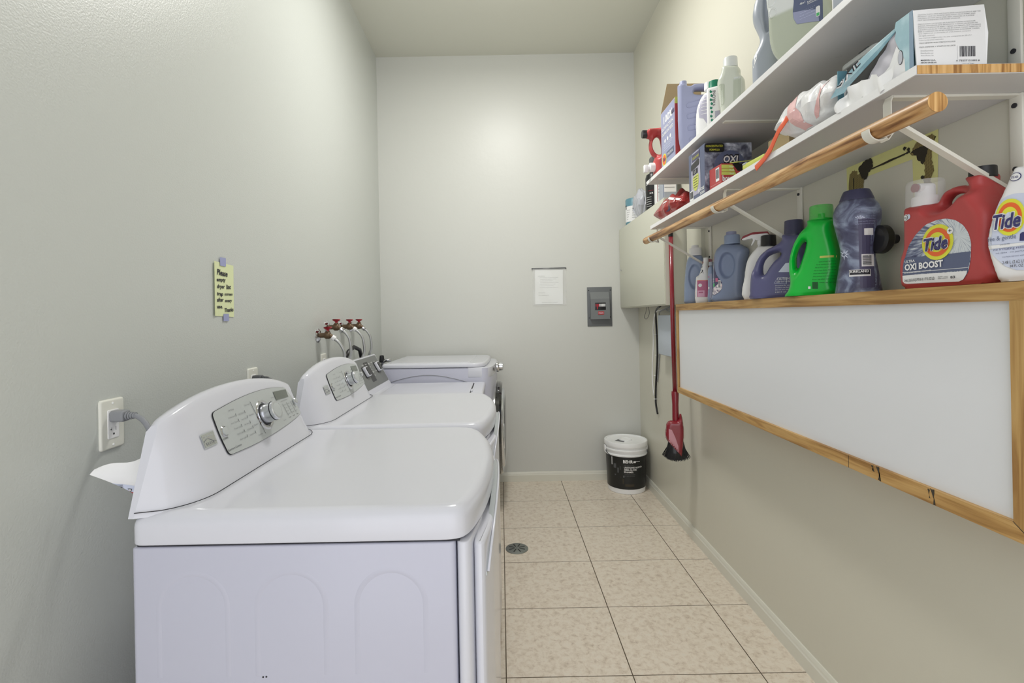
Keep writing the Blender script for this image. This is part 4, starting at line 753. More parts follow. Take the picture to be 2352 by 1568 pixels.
# supply valves and hoses 
vs = [(2.436, 1.184, 'nearest to the camera'), (2.566, 1.222, 'second from the camera, set higher'), (2.79, 1.220, 'third from the camera'), (2.975, 1.220, 'nearest to the back wall')]
for i, (y, z, ord_) in enumerate(vs):
    t = thing('water_valve', 'red-handled brass water valve on the left wall, ' + ord_, 'valve', (XL, y, z), 0, 'water valves on the left wall')
    G().use('chrome').lathe([(.036, 0), (.036, .002), (.026, .009), (.014, .012)], 32, (0, 0, 0), 'X').build('flange', t)
    g = G().use('brass').tube([(.008, 0, 0), (.056, 0, 0)], .0125, 14); g.lathe([(.016, .036), (.019, .042), (.019, .056), (.015, .062)], 14, (0, 0, 0), 'X')
    g.tube([(.050, 0, .0), (.050, 0, .022)], .011, 12); g.tube([(.058, 0, 0), (.076, 0, -.012)], .0105, 12); g.build('valve_body', t)
    def han(u_, v_):
        a = 2 * PI * u_; rr = v_ * (.021 + .010 * abs(math.cos(a))); return (.050 + rr * math.sin(a) * .75, rr * math.cos(a) * 1.15, .024 + .010 * v_ + .004 * abs(math.cos(a)) * v_)
    g = G().use('red_handle').sheet(han, 20, 4); k0 = len(g.V); g.sheet(lambda u_, v_: (han(u_, v_)[0], han(u_, v_)[1], han(u_, v_)[2] + .004), 20, 4); g.tube([(.050, 0, .018), (.050, 0, .030)], .007, 10); g.build('handle', t, smooth=40)
    G().use('offwhite' if i % 2 == 0 else 'chrome').lathe([(.013, 0), (.0135, .014), (.011, .018)], 10).xf(Matrix.Translation((.072, 0, -.010)) @ Vector((.8, 0, -.6)).to_track_quat('Z', 'Y').to_matrix().to_4x4()).build('hose_nut', t)
    x0 = XL + .084; hx = -.812; pts = [(x0, y, z - .020), (x0 + .020, y + .004, z - .038), (x0 + .038, y + .008, z - .070), (-.786, y + .012, 1.085), (-.796, y + .014, 1.05), (hx, y + .016, 1.0), (hx - .004, y + .02, .86)]
    if i % 2: pts = [(p_[0] - .003 * k, p_[1], p_[2]) for k, p_ in enumerate(pts)]
    Q = []
    for k in range(len(pts) - 1):
        p0, p1, p2, p3 = (Vector(pts[max(0, min(len(pts) - 1, k + d))]) for d in (-1, 0, 1, 2))
        for s_ in (0, .25, .5, .75): Q.append(.5 * ((2 * p1) + (-p0 + p2) * s_ + (2 * p0 - 5 * p1 + 4 * p2 - p3) * s_ ** 2 + (-p0 + 3 * p1 - 3 * p2 + p3) * s_ ** 3))
    Q.append(Vector(pts[-1]))
    o = G().use('braid').tube(Q, .0075, 12).build('supply_hose', smooth=180); tag(o, 'braided steel supply hose hanging from the red-handled valve ' + ord_, 'hose', 'supply hoses')
t = thing('drain_hose', 'black drain hose looping behind the top-load washer', 'hose', (-.84, 2.70, 1.0))
G().use('black').tube([(-.01, -.06, .02), (.0, -.02, .085), (.01, .05, .105), (.02, .12, .085), (.02, .16, .03), (.02, .17, -.15)], .011, 10).build('tube', t, smooth=180)
t = thing('gas_valve', 'small chrome valve with dark knob behind the front-load washer', 'valve', (-.80, 3.26, .93))
G().use('chrome').tube([(0, 0, 0), (0, 0, .04), (.03, 0, .055), (.06, 0, .055)], .012, 12).build('valve_body', t, smooth=180)
G().use('black').lathe([(.016, .04), (.018, .05), (.014, .085), (.006, .088)], 14).build('knob', t)

# ---------------------------------------------------------------- back wall fittings
t = thing('notice_sleeve', 'printed notice in a clear plastic sleeve hung on the back wall', 'notice', (.372, YB, 1.49))
G().use('paper').box(-.105, .108, -.0035, -.0015, -.142, .120).xf(Matrix.Rotation(.012, 4, 'Y')).build('paper', t, smooth=None)
g = G().use('sleeve').sheet(lambda u_, v_: (-.122 + .254 * u_ + .003 * math.sin(v_ * 40) * (u_ - .5), -.0075 - .003 * math.sin(u_ * 7 + v_ * 5), -.150 + .285 * v_), 24, 24); g.build('clear_sleeve', t, smooth=180, fix=False)
G().use('charcoal').rbox(-.128, .134, -.010, -.002, .130, .136, .002).xf(Matrix.Rotation(-.006, 4, 'Y')).build('hanging_strip', t)
for x in (-.126, .132): G().use('black').lathe([(.004, -.012), (.004, -.002)], 10, (x, 0, .130), 'Y').build('pin', t)
P = Print((0, -.0036, 0), (1, 0, 0), (0, 0, 1), (0, -1, 0), eps=.0004)
P.text('Dear Residents,', -.080, .072, .05, .005, 'ink', 1)
ln = ['please keep the laundry room clean and tidy at all times', 'and remove your clothes promptly when the cycle ends', 'empty the lint screen after every single use', 'do not overload the machines with heavy items', 'report any broken machine to the office', 'thank you for your help and cooperation', 'do not leave trash or empty bottles here']
for k, st in enumerate(ln): P.text(st, -.068 + .004 * (k % 2), .060 - .0125 * k, .140 - .02 * (k % 3), .0045, 'inkgrey', 1)
P.text('Very truly yours', -.080, -.055, .05, .005, 'inkgrey', 1); P.text('The Management', -.080, -.075, .08, .005, 'inkgrey', 1); P.text('laundry room notice', -.055, -.130, .12, .005, 'inkgrey', 1); P.build(t)
t = thing('breaker_panel', 'dark grey electrical breaker panel on the back wall', 'panel', (.758, YB, 1.322))
G().use('breaker').rbox(-.095, .094, -.006, 0, -.150, .150, .002).build('cover_plate', t)
g = G().use('breaker_box')
def bb(z): return -.006 - .030 * min(1, max(0, (.108 - z) / .055))
V = []; 
sec = [(-.006, .112), (-.036, .060), (-.036, -.095), (-.006, -.098)]
g.add([(-.074, y, z) for y, z in sec] + [(.070, y, z) for y, z in sec], [(0, 1, 5, 4), (1, 2, 6, 5), (2, 3, 7, 6), (0, 3, 2, 1), (4, 5, 6, 7)]); g.build('door', t, smooth=None)
G().use('black').rbox(-.042, .040, -.0372, -.0355, -.025, .030, .001).build('switch_recess', t)
for k in range(8): 
    o = G().use('red_handle' if k < 3 else 'white').rbox(-.038 + .0095 * k, -.0305 + .0095 * k, -.042, -.037, .000 if k != 1 else -.02, .020, .001).build('breaker_switch', t)
G().use('red').rbox(-.020, .026, -.0375, -.0360, -.062, -.036, .001).build('red_label', t)
P = Print((0, -.0377, 0), (1, 0, 0), (0, 0, 1), (0, -1, 0), eps=.0003); P.text('MAIN', -.014, -.054, .034, .010, 'pale', 1); P.build(t)
for (x, z) in ((-.082, .125), (.082, .125), (-.082, -.085), (.080, -.08)): G().use('gap').lathe([(.004, -.0075), (.004, -.005)], 10, (x, 0, z), 'Y').build('screw', t)
t = thing('floor_drain', 'round grey slotted drain cover in the floor tile', 'drain', (.064, 2.645, 0))
dc = G().use('drain').lathe([(.061, .0), (.061, .003), (.056, .005), (.001, .0055)], 40).build('drain_cover', t, smooth=40)
P = Print((0, 0, .0056), (1, 0, 0), (0, 1, 0), (0, 0, 1), eps=.0003)
for k in range(8):
    a = PI / 8 + k * PI / 4; c_, s_ = math.cos(a), math.sin(a); P.poly([(c_ * q_ - s_ * w_, s_ * q_ + c_ * w_) for q_, w_ in ((.014, .0028), (.046, .0034), (.046, -.0034), (.014, -.0028))], 'black', 1, 'slot')
P.poly(circ(0, 0, .003, 10), 'black', 1, 'slot'); P.build(t)
# paint bucket
t = thing('paint_bucket', 'white five-gallon paint bucket with black label in the corner', 'bucket', (.888, 3.535, 0), 0)
prof = [(.128, 0), (.131, .003), (.134, .035), (.138, .15), (.1415, .262), (.149, .265), (.150, .273), (.1425, .277), (.1425, .296), (.151, .299), (.151, .307), (.1435, .311), (.1445, .330)]
g = G().use('bucket').lathe(prof, 48); g.build('pail', t, smooth=30)
lid = G().use('bucket').lathe([(.148, .326), (.152, .328), (.153, .352), (.150, .358), (.143, .358), (.141, .352), (.135, .350), (.045, .350), (.044, .358), (.036, .360), (.034, .356), (.001, .356)], 48).build('lid', t, smooth=30)
g = G().use('charcoal'); g.add([(-.085, -.02, .3508), (-.03, -.06, .3508), (-.01, -.03, .3508), (-.05, .02, .3508)], [(0, 1, 2, 3)]); g.build('lid_tape', lid, smooth=None, fix=False)
g = G().use('bucket_label').lathe([(.1348, .036), (.1428, .262)], 48, cap=False); g.build('label', t, smooth=180, fix=False)
tr_ = bvh(*(lambda q_: (q_.V, q_.F))(G().lathe([(.1352, .036), (.1432, .262)], 48, cap=False)))
P = Print((0, 0, 0), (.968, .25, 0), (0, 0, 1), (-.25 * 1, -.968, 0), tree=tr_, eps=.0006); 
P.U = Vector((.97, -.243, 0)); P.N = Vector((-.243, -.97, 0))
P.text('BEHR', -.020, .222, .068, .022, 'white', 1, bold=.03); P.rect(.050, .224, .066, .236, 'white', 1); P.rect(.066, .230, .094, .233, 'white', 1)
P.text('URETHANE ALKYD', -.014, .186, .120, .011, 'white', 1, bold=.02); P.text('SEMI-GLOSS', -.014, .170, .085, .011, 'white', 1, bold=.02); P.text('ENAMEL', -.014, .154, .065, .011, 'white', 1, bold=.02)
P.rect(-.012, .140, .06, .1412, 'inkgrey', 1); P.text('interior exterior satin enamel base', -.012, .130, .07, .005, 'inkgrey', 1); P.text('interior and exterior premium', -.012, .203, .065, .004, 'inkgrey', 1)
P.rect(-.010, .058, .052, .074, 'card_dark', 1); P.rect(-.0985, .200, -.094, .255, 'white', 1)
for (a, b_, c_, d_) in ((-.085, .180, -.068, .212), (-.060, .150, -.050, .185), (-.042, .172, -.038, .198), (-.022, .120, -.012, .134), (-.040, .118, -.035, .124), (-.026, .075, -.017, .110), (-.078, .128, -.070, .138)): P.rect(a, b_, c_, d_, 'charcoal' if d_ > .13 else 'card_dark', 1)
P.build(t)
a_ = [(.147 * math.cos(q_), -.02 - .150 * abs(math.sin(q_)) * .0 + .0, .29) for q_ in (0,)]
hp = [(.1475 * math.cos(q_) * 1.02, -.1495 * math.sin(q_) * 1.0, .292 - .055 * math.sin(q_)) for q_ in np.linspace(0, PI, 25)]
G().use('charcoal').tube([(x, -y if False else y, z) for x, y, z in hp[:5]], .0025, 6).build('handle_wire', t, smooth=180)
G().use('charcoal').tube(hp[-5:], .0025, 6).build('handle_wire', t, smooth=180)
for s_ in (-1, 1): G().use('bucket').rbox(s_ * .150 - .006, s_ * .150 + .006, -.018, .018, .272, .318, .003).build('handle_ear', t)
# ---------------------------------------------------------------- right wall: cabinet, cables, broom
t = thing('utility_cabinet', 'beige painted box cabinet high in the far right corner', 'cabinet', (1.0, 3.2, 1.307)); L = (-1.0, -3.2, -1.307)
G().use('soffit').box(.922, XR - .002, 2.715, YB - .002, 1.307, 1.905).build('body', t, smooth=None, loc=L)
dr = G().use('soffit').rbox(.916, .923, 2.722, 3.722, 1.313, 1.899, .002).build('door', t, loc=L)
g = G().use('chrome').tube([(.908, 3.66, 1.60), (.908, 3.66, 1.59), (.914, 3.655, 1.585)], .003, 8).build('latch', dr)
t = thing('junction_box', 'pale blue-grey junction box on the wall under the beige cabinet', 'box', (1.02, 2.98, 1.02)); L = (-1.02, -2.98, -1.02)
G().use('jbox').rbox(1.0, XR, 2.86, 3.09, 1.010, 1.245, .003).build('body', t, loc=L)
G().use('jbox').rbox(.996, 1.0, 2.855, 3.095, 1.005, 1.250, .002).build('lid', t, loc=L)
def cable(pts, r_, m_, label, grp=None):
    Q = []
    for k in range(len(pts) - 1):
        p0, p1, p2, p3 = (Vector(pts[max(0, min(len(pts) - 1, k + d))]) for d in (-1, 0, 1, 2))
        for s_ in (0, .25, .5, .75): Q.append(.5 * ((2 * p1) + (-p0 + p2) * s_ + (2 * p0 - 5 * p1 + 4 * p2 - p3) * s_ ** 2 + (-p0 + 3 * p1 - 3 * p2 + p3) * s_ ** 3))
    Q.append(Vector(pts[-1])); o = G().use(m_).tube(Q, r_, 8).build('cable', smooth=180); tag(o, label, 'cable', grp); return o
cable([(1.0, 3.05, 1.306), (1.02, 3.20, 1.28), (1.043, 3.275, 1.20), (1.043, 3.26, 1.0), (1.043, 3.30, .80), (1.043, 3.315, .66), (1.043, 3.28, .585)], .0062, 'black', 'thick black cable hanging down the right wall from the beige cabinet')
cable([(1.03, 2.90, 1.306), (1.02, 3.05, 1.285), (1.025, 3.22, 1.27), (1.029, 3.29, 1.18), (1.030, 3.30, 1.05), (1.031, 3.34, .85), (1.034, 3.325, .70)], .0042, 'offwhite', 'thin white cable bundled with the thick black cable')
cable([(1.02, 2.93, 1.30), (1.01, 3.08, 1.275), (1.04, 3.20, 1.25), (1.050, 3.225, 1.15), (1.050, 3.24, .98), (1.048, 3.29, .80)], .0035, 'cord_grey', 'thin grey cable bundled with the thick black cable')
for zz_, yy_, nm_ in ((1.12, 3.28, 'topmost'), (.98, 3.275, 'second from the top'), (.84, 3.31, 'second from the bottom'), (.68, 3.32, 'lowest')):
    o = G().use('white').lathe([(.013, 0), (.013, .003)], 12, (1.044, yy_, zz_)).build('cable_tie', smooth=40); tag(o, 'white plastic tie around the hanging black cable bundle, ' + nm_, 'cable tie', 'ties on the cable bundle')
cable([(1.02, 2.85, 1.300), (1.02, 2.95, 1.275), (1.03, 3.05, 1.290)], .004, 'braid', 'grey wire running along the underside of the beige cabinet')
cable([(1.02, 3.40, 1.307), (1.03, 3.46, 1.27), (1.03, 3.50, 1.235), (1.03, 3.44, 1.225), (1.03, 3.38, 1.26), (1.02, 3.36, 1.307)], .0016, 'charcoal', 'thin looped wire under the beige cabinet near the corner')
# hanging broom with dustpan clipped on
t = thing('broom', 'dark red broom with dustpan hanging head-down beside the framed board', 'broom', (.9495, 2.6896, .431)); t.scale = (.964, .964, .964); L = (-.985, -2.79, -.40)
G().use('dark_red').tube([(.985, 2.80, 1.715), (.985, 2.795, 1.25), (.987, 2.785, .78)], .0125, 14).build('pole', t, smooth=180, loc=L)
G().use('black').tube([(.985, 2.80, 1.76), (.985, 2.80, 1.70)], .0135, 14).build('grip', t, smooth=40, loc=L)
G().use('dark_red').lathe([(.017, .64), (.0185, .66), (.0175, .74), (.0205, .80), (.0195, .815)], 16, (.987, 2.783, 0)).build('socket', t, smooth=40, loc=L)
# dustpan / head shell
T = slab([(-.050, .16), (-.052, .10), (-.030, .060), (.012, .0), (.022, .012), (.030, .10), (.030, .17), (.022, .232), (.012, .235), (.005, .200), (-.028, .198), (-.044, .185)], [], .030, .02, .004)
g = G().use('dark_red').add(*T); g.xf(Matrix.Translation((.987, 2.765, .455)) @ Matrix.Rotation(math.radians(-12), 4, 'Z') @ Matrix.Scale(1.22, 4, (1, 0, 0))); bt = bvh(g.V, g.F); g.build('dustpan', t, smooth=60, loc=L)
P = Print((.987, 2.775, .455), (math.cos(.2), -math.sin(.2), 0), (0, 0, 1), (-math.sin(.2), -math.cos(.2), 0), tree=bt, eps=.0012)
P.poly([(-.046, .155), (-.047, .085), (-.030, .060), (.005, .020), (.003, .060), (-.012, .110), (-.030, .150)], 'pink_clear', 1, 'scoop'); 
P.build(t, L, 180)
g = G().use('black'); rb = random.Random(5)
for k in range(620):
    a = rb.uniform(-1, 1); d = rb.uniform(-.5, .5); x0, y0 = .987 + a * .030, 2.785 + d * .05; x1 = .987 + a * .072 + rb.uniform(-.005, .005); z1 = .422 + .022 * a * a + rb.uniform(0, .008)
    g.add([(x0 - .0012, y0, .52), (x0 + .0012, y0, .52), (x1 + .0008, y0 + d * .04, z1), (x1 - .0008, y0 + d * .04, z1)], [(0, 1, 2, 3)])
g.lathe([(.036, .432), (.040, .47), (.030, .53), (.020, .56)], 14, (.987, 2.785, 0), sx=1.45)
o = g.build('bristles', t, smooth=None, loc=L, kind='stuff')
o = G().use('white').lathe([(.004, 0), (.003, .006)], 8, (1.049, 2.60, .865), 'X').build('screw_anchor'); tag(o, 'small white screw anchor in the right wall below the board', 'screw')

# ---------------------------------------------------------------- framed board with ledge
XB, B0, B1, ZB0, ZB1 = .920, .835, 2.560, .838, 1.305
t = thing('framed_board', 'long white board with light wood frame and ledge on the right wall', 'board', (XR, 1.70, ZB0)); L = (-XR, -1.70, -ZB0)
G().use('board_white').box(.930, 1.050, B0 + .03, B1 - .015, ZB0 + .02, ZB1 - .02).build('white_panel', t, smooth=None, loc=L)
def fr(pts, m_, nm='frame_rail'): return G().use(m_).prism([(XB, y, z) for y, z in pts], (XR - XB, 0, 0)).build(nm, t, smooth=None, loc=L)
fr([(B0, ZB1 - .0), (B1, ZB1 + .002), (B1, ZB1 - .030), (B0, ZB1 - .034)], 'frame_wood')
fr([(B0, ZB0), (B1, ZB0 + .008), (B1 - .012, ZB0 + .036), (B0 + .048, ZB0 + .034)], 'frame_wood')
fr([(B0, ZB0 + .001), (B0 + .047, ZB0 + .034), (B0 + .047, ZB1 - .0335), (B0, ZB1 - .034)], 'frame_wood_v', 'frame_stile')
fr([(B1 - .012, ZB0 + .036), (B1, ZB0 + .009), (B1, ZB1 - .030), (B1 - .012, ZB1 - .030)], 'frame_wood_v', 'frame_stile')
Pb = Print((XB, 0, 0), (0, -1, 0), (0, 0, 1), (-1, 0, 0), eps=.0004)
def zb(y): return ZB0 + .008 * (y - B0) / (B1 - B0)
for (y, w_, a, b_) in ((1.205, .012, .002, .034), (1.222, .010, .018, .032), (1.052, .010, .001, .033), (1.060, .006, .012, .03)):
    Pb.poly([(-p_, q_) for p_, q_ in ragged([(y, zb(y) + b_), (y - w_, zb(y) + b_), (y - w_ * .6, zb(y) + a), (y - w_ * 1.3, zb(y) + a)], .0015, int(y * 1000), 4)], 'card_dark', 1, 'scuff')
Pb.poly([(-1.300, zb(1.3)), (-1.2988, zb(1.3)), (-1.2988, zb(1.3) + .034), (-1.300, zb(1.3) + .034)], 'gap', 1, 'scuff')
Pb.poly([(-.883, ZB0 + .0338), (-.882, ZB0 + .0345), (-.8355, ZB0 + .0012), (-.8365, ZB0)], 'gap', 1, 'mitre_joint')
Pb.build(t, L)

# ---------------------------------------------------------------- shelves, brackets, rod
def shelf(y0, y1, z0, z1, label):
    t = thing('wall_shelf', label, 'shelf', (XR, (y0 + y1) / 2, z0)); L = (-XR, -(y0 + y1) / 2, -z0)
    G().use('shelf_white').rbox(.770, XR, y0, y1, z0, z1, .0012, 1).build('board', t, smooth=None, loc=L)
    G().use('edge_lit_white').box(.7692, .7702, y0 + .001, y1 - .001, z0 + .0008, z1 - .0008).build('lit_edge_band', t, smooth=None, loc=L)
    G().use('end_grain').box(.7715, XR - .001, y0 - .0008, y0 + .001, z0 + .0015, z1 - .0015).build('end_grain', t, smooth=None, loc=L)
    return t
shelf(.893, 2.480, 1.688, 1.7065, 'lower white wall shelf with bare wood end above the bottles')
shelf(.500, 2.520, 1.926, 1.9445, 'upper white wall shelf under the ceiling side')
def bracket(y, zt, rodz, label, hook=True, deep=.235, brace=True):
    t = thing('shelf_bracket', label, 'bracket', (XR, y, zt)); w_ = .010
    G().use('bracket').rbox(-.008, -.0005, -w_ - .003, w_ + .003, -deep, 0, .001, 1).build('wall_leg', t)
    G().use('bracket').rbox(-.265, -.001, -w_, w_, -.005, 0, .001, 1).build('shelf_arm', t)
    a, b_ = Vector((-.255, 0, -.05)), Vector((-.006, 0, -deep + .03)); 
    g = G().use('bracket'); d = (b_ - a); n = Vector((-d.z, 0, d.x)).normalized() * .0035
    if brace: g.prism([a + n + Vector((0, -w_ * .8, 0)), b_ + n + Vector((0, -w_ * .8, 0)), b_ - n + Vector((0, -w_ * .8, 0)), a - n + Vector((0, -w_ * .8, 0))], (0, w_ * 1.6, 0)).build('brace', t, smooth=None)
    for z in (-.022, -.15): G().use('gap').lathe([(.005, -.011), (.0045, -.007)], 12, (0, 0, z), 'X').build('screw', t)
    if hook:
        rz_ = rodz - zt; g = G().use('bracket'); V = []
        pts = [(-.262, -.002), (-.266, -.012), (-.266, -.05), (-.262, -.075), (-.272, rz_ - .020)] + [(-.290 + .0215 * math.cos(a_), rz_ - .0215 * math.sin(a_) * 1.0) for a_ in np.linspace(.9, PI * 1.02, 10)]
        for k, (x, z) in enumerate(pts):
            tt = (Vector(pts[min(k + 1, len(pts) - 1)]) - Vector(pts[max(k - 1, 0)])).normalized(); nn = Vector((tt.y, -tt.x)) * .0012; ww = .010
            V += [(x - nn.x, -ww, z - nn.y), (x - nn.x, ww, z - nn.y), (x + nn.x, ww, z + nn.y), (x + nn.x, -ww, z + nn.y)]
        Fc = [(4 * k + q_, 4 * k + (q_ + 1) % 4, 4 * k + 4 + (q_ + 1) % 4, 4 * k + 4 + q_) for k in range(len(pts) - 1) for q_ in range(4)] + [(0, 1, 2, 3), tuple(range(4 * len(pts) - 1, 4 * len(pts) - 5, -1))]
        g.add(V, Fc); g.build('rod_hook', t, smooth=50)
    return t
RZ = lambda y: 1.618 + (y - .846) / (2.54 - .846) * .022
for y, w_ in ((.985, 'nearest white shelf bracket with long brace behind the red jug cap'), (1.70, 'middle white shelf bracket holding the wooden rod'), (2.43, 'farthest white shelf bracket holding the wooden rod')): bracket(y, 1.688, RZ(y), w_)
for y, w_ in ((.985, 'nearest white bracket under the upper shelf, by the top right edge'), (1.70, 'middle white bracket under the upper shelf above the plastic bag'), (2.40, 'farthest white bracket under the upper shelf')): bracket(y, 1.926, 0, w_, False, .215, False)
t = thing('closet_rod', 'long round wooden closet rod under the lower shelf', 'rod', (.765, 1.69, 1.63)); L = (-.765, -1.69, -1.63)
G().use('rod_wood').tube([(.765, .846 + k * .1694, RZ(.846 + k * .1694)) for k in range(11)], .0175, 28, cap=False).build('rod', t, smooth=180, loc=L)
G().use('end_grain').lathe([(.0176, -.0006), (.0170, 0.0), (.0001, 0.0)], 28, (.765, .8462, RZ(.846)), 'Y', cap=True).build('cut_end', t, smooth=None, loc=L)
G().use('end_grain').lathe([(.0001, 0.0), (.0170, 0.0), (.0176, -.0006)], 28, (.765, 2.5400, RZ(2.54)), 'Y', cap=True).build('cut_end', t, smooth=None, loc=L)

# ---------------------------------------------------------------- bottles and jugs
FI = lambda d: math.radians(d - 90)
def jug(key, name, label, cat, body, T, bev=.03, yf=None, exp=2.4, zones=(), dents=(), cell=.0032, group=None, zthr=None):
    d = SH[key]
    out = [(x, 0.0 if (zthr and z < zthr) else z) for x, z in d['out']]
    off = math.radians(90 - math.degrees(math.atan2(d['o'][0], d['o'][1])) - d['a']); yo = T * (yf if yf is not None else max(0, math.sin(off)) * .95); ar = math.radians(d['a'])
    t = thing(name, label, cat, (d['o'][0] + math.cos(ar) * yo, d['o'][1] + math.sin(ar) * yo, d['o'][2]), FI(d['a']), group)
    V, Fc = slab(out, d['holes'], T, bev, cell, zones, dents, exp)
    g = G().use(body).add(V, Fc); bd = g.build('body', t, smooth=70, fix=True)
    P = Print(tree=bvh(V, Fc), eps=.0005)
    return t, P, d, bd
def texts(P, d, layer=5, bold=0.0, shear=0.0, skip=()):
    for (m_, st, x, z, w_, h_, _) in d['txt']:
        if st in skip or not st.strip(): continue
        P.text(st, x, z, w_, h_, m_, layer, bold=bold, shear=shear)
def cap(t, x, z0, z1, r_, m_, name='cap', ridges=True, prof=None, y=0.0, n=40, sy=1.0):
    h_ = z1 - z0; pf = prof or [(r_ * .98, 0), (r_, h_ * .06), (r_, h_ * .10), (r_ * .99, h_ * .12), (r_ * .96, h_ * .9), (r_ * .92, h_ * .98), (r_ * .80, h_), (.0005, h_)]
    g = G().use(m_); s0 = len(g.V); g.lathe([(a, b_ + z0) for a, b_ in pf], n, (x, y, 0), sy=sy)
    if ridges:
        for i, v in enumerate(g.V):
            dz = (v[2] - z0) / h_
            if .15 < dz < .93 and (i % n) % 2:
                dx, dy = v[0] - x, v[1] - y; g.V[i] = (x + dx * .965, y + dy * .965, v[2])
    return g.build(name, t, smooth=35)
def logo(P, c_, rx, rz, layer=3):
    P.poly(circ(c_[0], c_[1], rx, 40, rz), 'yellow', layer, 'logo'); P.poly(circ(c_[0], c_[1], rx * .80, 36, rz * .80), 'orange', layer + 1, 'logo'); P.poly(circ(c_[0], c_[1], rx * .56, 32, rz * .56), 'yellow', layer + 2, 'logo'); P.poly(circ(c_[0], c_[1], rx * .28, 24, rz * .28), 'pale', layer + 3, 'logo')
def tide_word(P, x, z, w_, h_, layer):
    for dx, dz in ((-.0016, 0), (.0016, 0), (0, .0016), (0, -.0016), (-.0012, -.0012), (.0012, .0012)): P.text('Tide', x + dx, z + dz, w_, h_, 'white', layer, bold=.03, shear=.22, name='lettering')
    P.text('Tide', x, z, w_, h_, 'navy', layer + 1, bold=.025, shear=.22, name='lettering')

# red oxi jug
t, P, d, bd = jug('tide', 'detergent_jug', 'big red jug with round yellow and orange logo and blue label on the board ledge', 'jug', 'red', .052, .026, yf=1.0, exp=2.6, zones=[(-.018, .195, .055, .038, .34), (.036, .235, .06, .06, .55)], cell=.0024)
p_ = d['pat']; q_ = d['pts']
P.poly(roundpoly(p_['lab'], .006, 3), 'tide_burst', 1, 'label_print'); P.poly(p_['band'], 'slate', 2); P.poly(p_['foot'], 'offwhite', 3); P.poly(p_['line'], 'white', 3)
rx = q_['logox'][0] - q_['logo'][0]; rz = q_['logoz'][1] - q_['logo'][1]; logo(P, q_['logo'], rx, rz, 4)
P.poly(circ(*q_['plus'], .007), 'offwhite', 6, 'logo'); P.text('+', q_['plus'][0] - .004, q_['plus'][1] - .004, .008, .009, 'ink', 7)
texts(P, d, 6, bold=.015, skip=('Tide', 'OXI BOOST')); tx = [x for x in d['txt'] if x[1] == 'Tide'][0]; tide_word(P, tx[2], tx[3], tx[4], tx[5], 9)
tx = [x for x in d['txt'] if x[1] == 'OXI BOOST'][0]; P.text('OXI BOOST', tx[2], tx[3], tx[4], tx[5], 'white', 6, bold=.04)
q_['he'] = (q_['he'][0] + .007, q_['he'][1]); P.poly(circ(q_['he'][0] + .006, q_['he'][1] + .001, .006), 'pale', 2, 'logo'); P.poly(circ(*q_['he'], .0075), 'white', 3, 'logo'); P.poly(circ(*q_['he'], .006), 'ink', 4, 'logo'); P.poly(circ(*q_['he'], .0052), 'white', 5, 'logo'); P.text('he', q_['he'][0] - .004, q_['he'][1] - .0022, .008, .005, 'ink', 6)
P.build(t)
cx = q_['spb'][0]; zt = q_['capb'][1]
cap(t, cx, zt - .006, zt + .018, .026, 'white', 'tap_collar', y=-.012); cap(t, cx, zt + .016, zt + .040, .019, 'white', 'tap', y=-.012)
G().use('dark_red').lathe([(.010, -.004), (.0095, 0), (.0005, .0)], 24, (q_['btn'][0] + .004, -.036, q_['btn'][1]), 'Y').build('tap_button', t)
g = G().use('white').tube([(q_['btn'][0] + .004, -.034, q_['btn'][1]), (q_['btn'][0] + .004, .0, q_['btn'][1])], .0105, 16).build('tap_stem', t)
R_ = .0365; z1 = q_['capt'][1]; g = G().use('clear').lathe([(R_, zt - .006), (R_ * .97, z1 - .006), (R_ * .9, z1), (.001, z1)], 40, (cx, -.012, 0), cap=False); g.build('clear_cover', t, smooth=40, fix=False)
rn = .0225; cap(t, (q_['nl'][0] + rn), q_['nb'][1] - .004, q_['nt'][1], rn, 'black', 'cap')
# white jug at the right edge
t, P, d, bd = jug('tide_white', 'detergent_bottle', 'white bottle with round yellow and orange logo, at the near end of the ledge', 'bottle', 'offwhite', .042, .018, yf=.9, exp=3.6)
p_ = d['pat']; q_ = d['pts']; P.poly(roundpoly(p_['lab'], .01, 3), 'pale', 1); P.poly(p_['b2'], 'pale', 2); P.poly(p_['b1'], 'pale', 2); P.poly(p_['stripe'], 'white', 3); P.poly(p_['two'], 'navy', 3)
rx = q_['logox'][0] - q_['logo'][0]; rz = q_['logoz'][1] - q_['logo'][1]; logo(P, q_['logo'], rx, rz, 4)
texts(P, d, 6, skip=('Tide',)); tx = [x for x in d['txt'] if x[1] == 'Tide'][0]; tide_word(P, tx[2], tx[3], tx[4], tx[5], 9)
P.poly(circ(*q_['he'], .009, 24, .0075), 'navy', 3, 'logo'); P.poly(circ(*q_['he'], .0078, 24, .0063), 'white', 4, 'logo'); P.text('he', q_['he'][0] - .005, q_['he'][1] - .0025, .010, .006, 'navy', 5); P.build(t)
cap(t, q_['capb'][0] + .002, q_['capb'][1] - .004, q_['capt'][1], abs(q_['capb'][0] - q_['capl'][0]), 'offwhite')
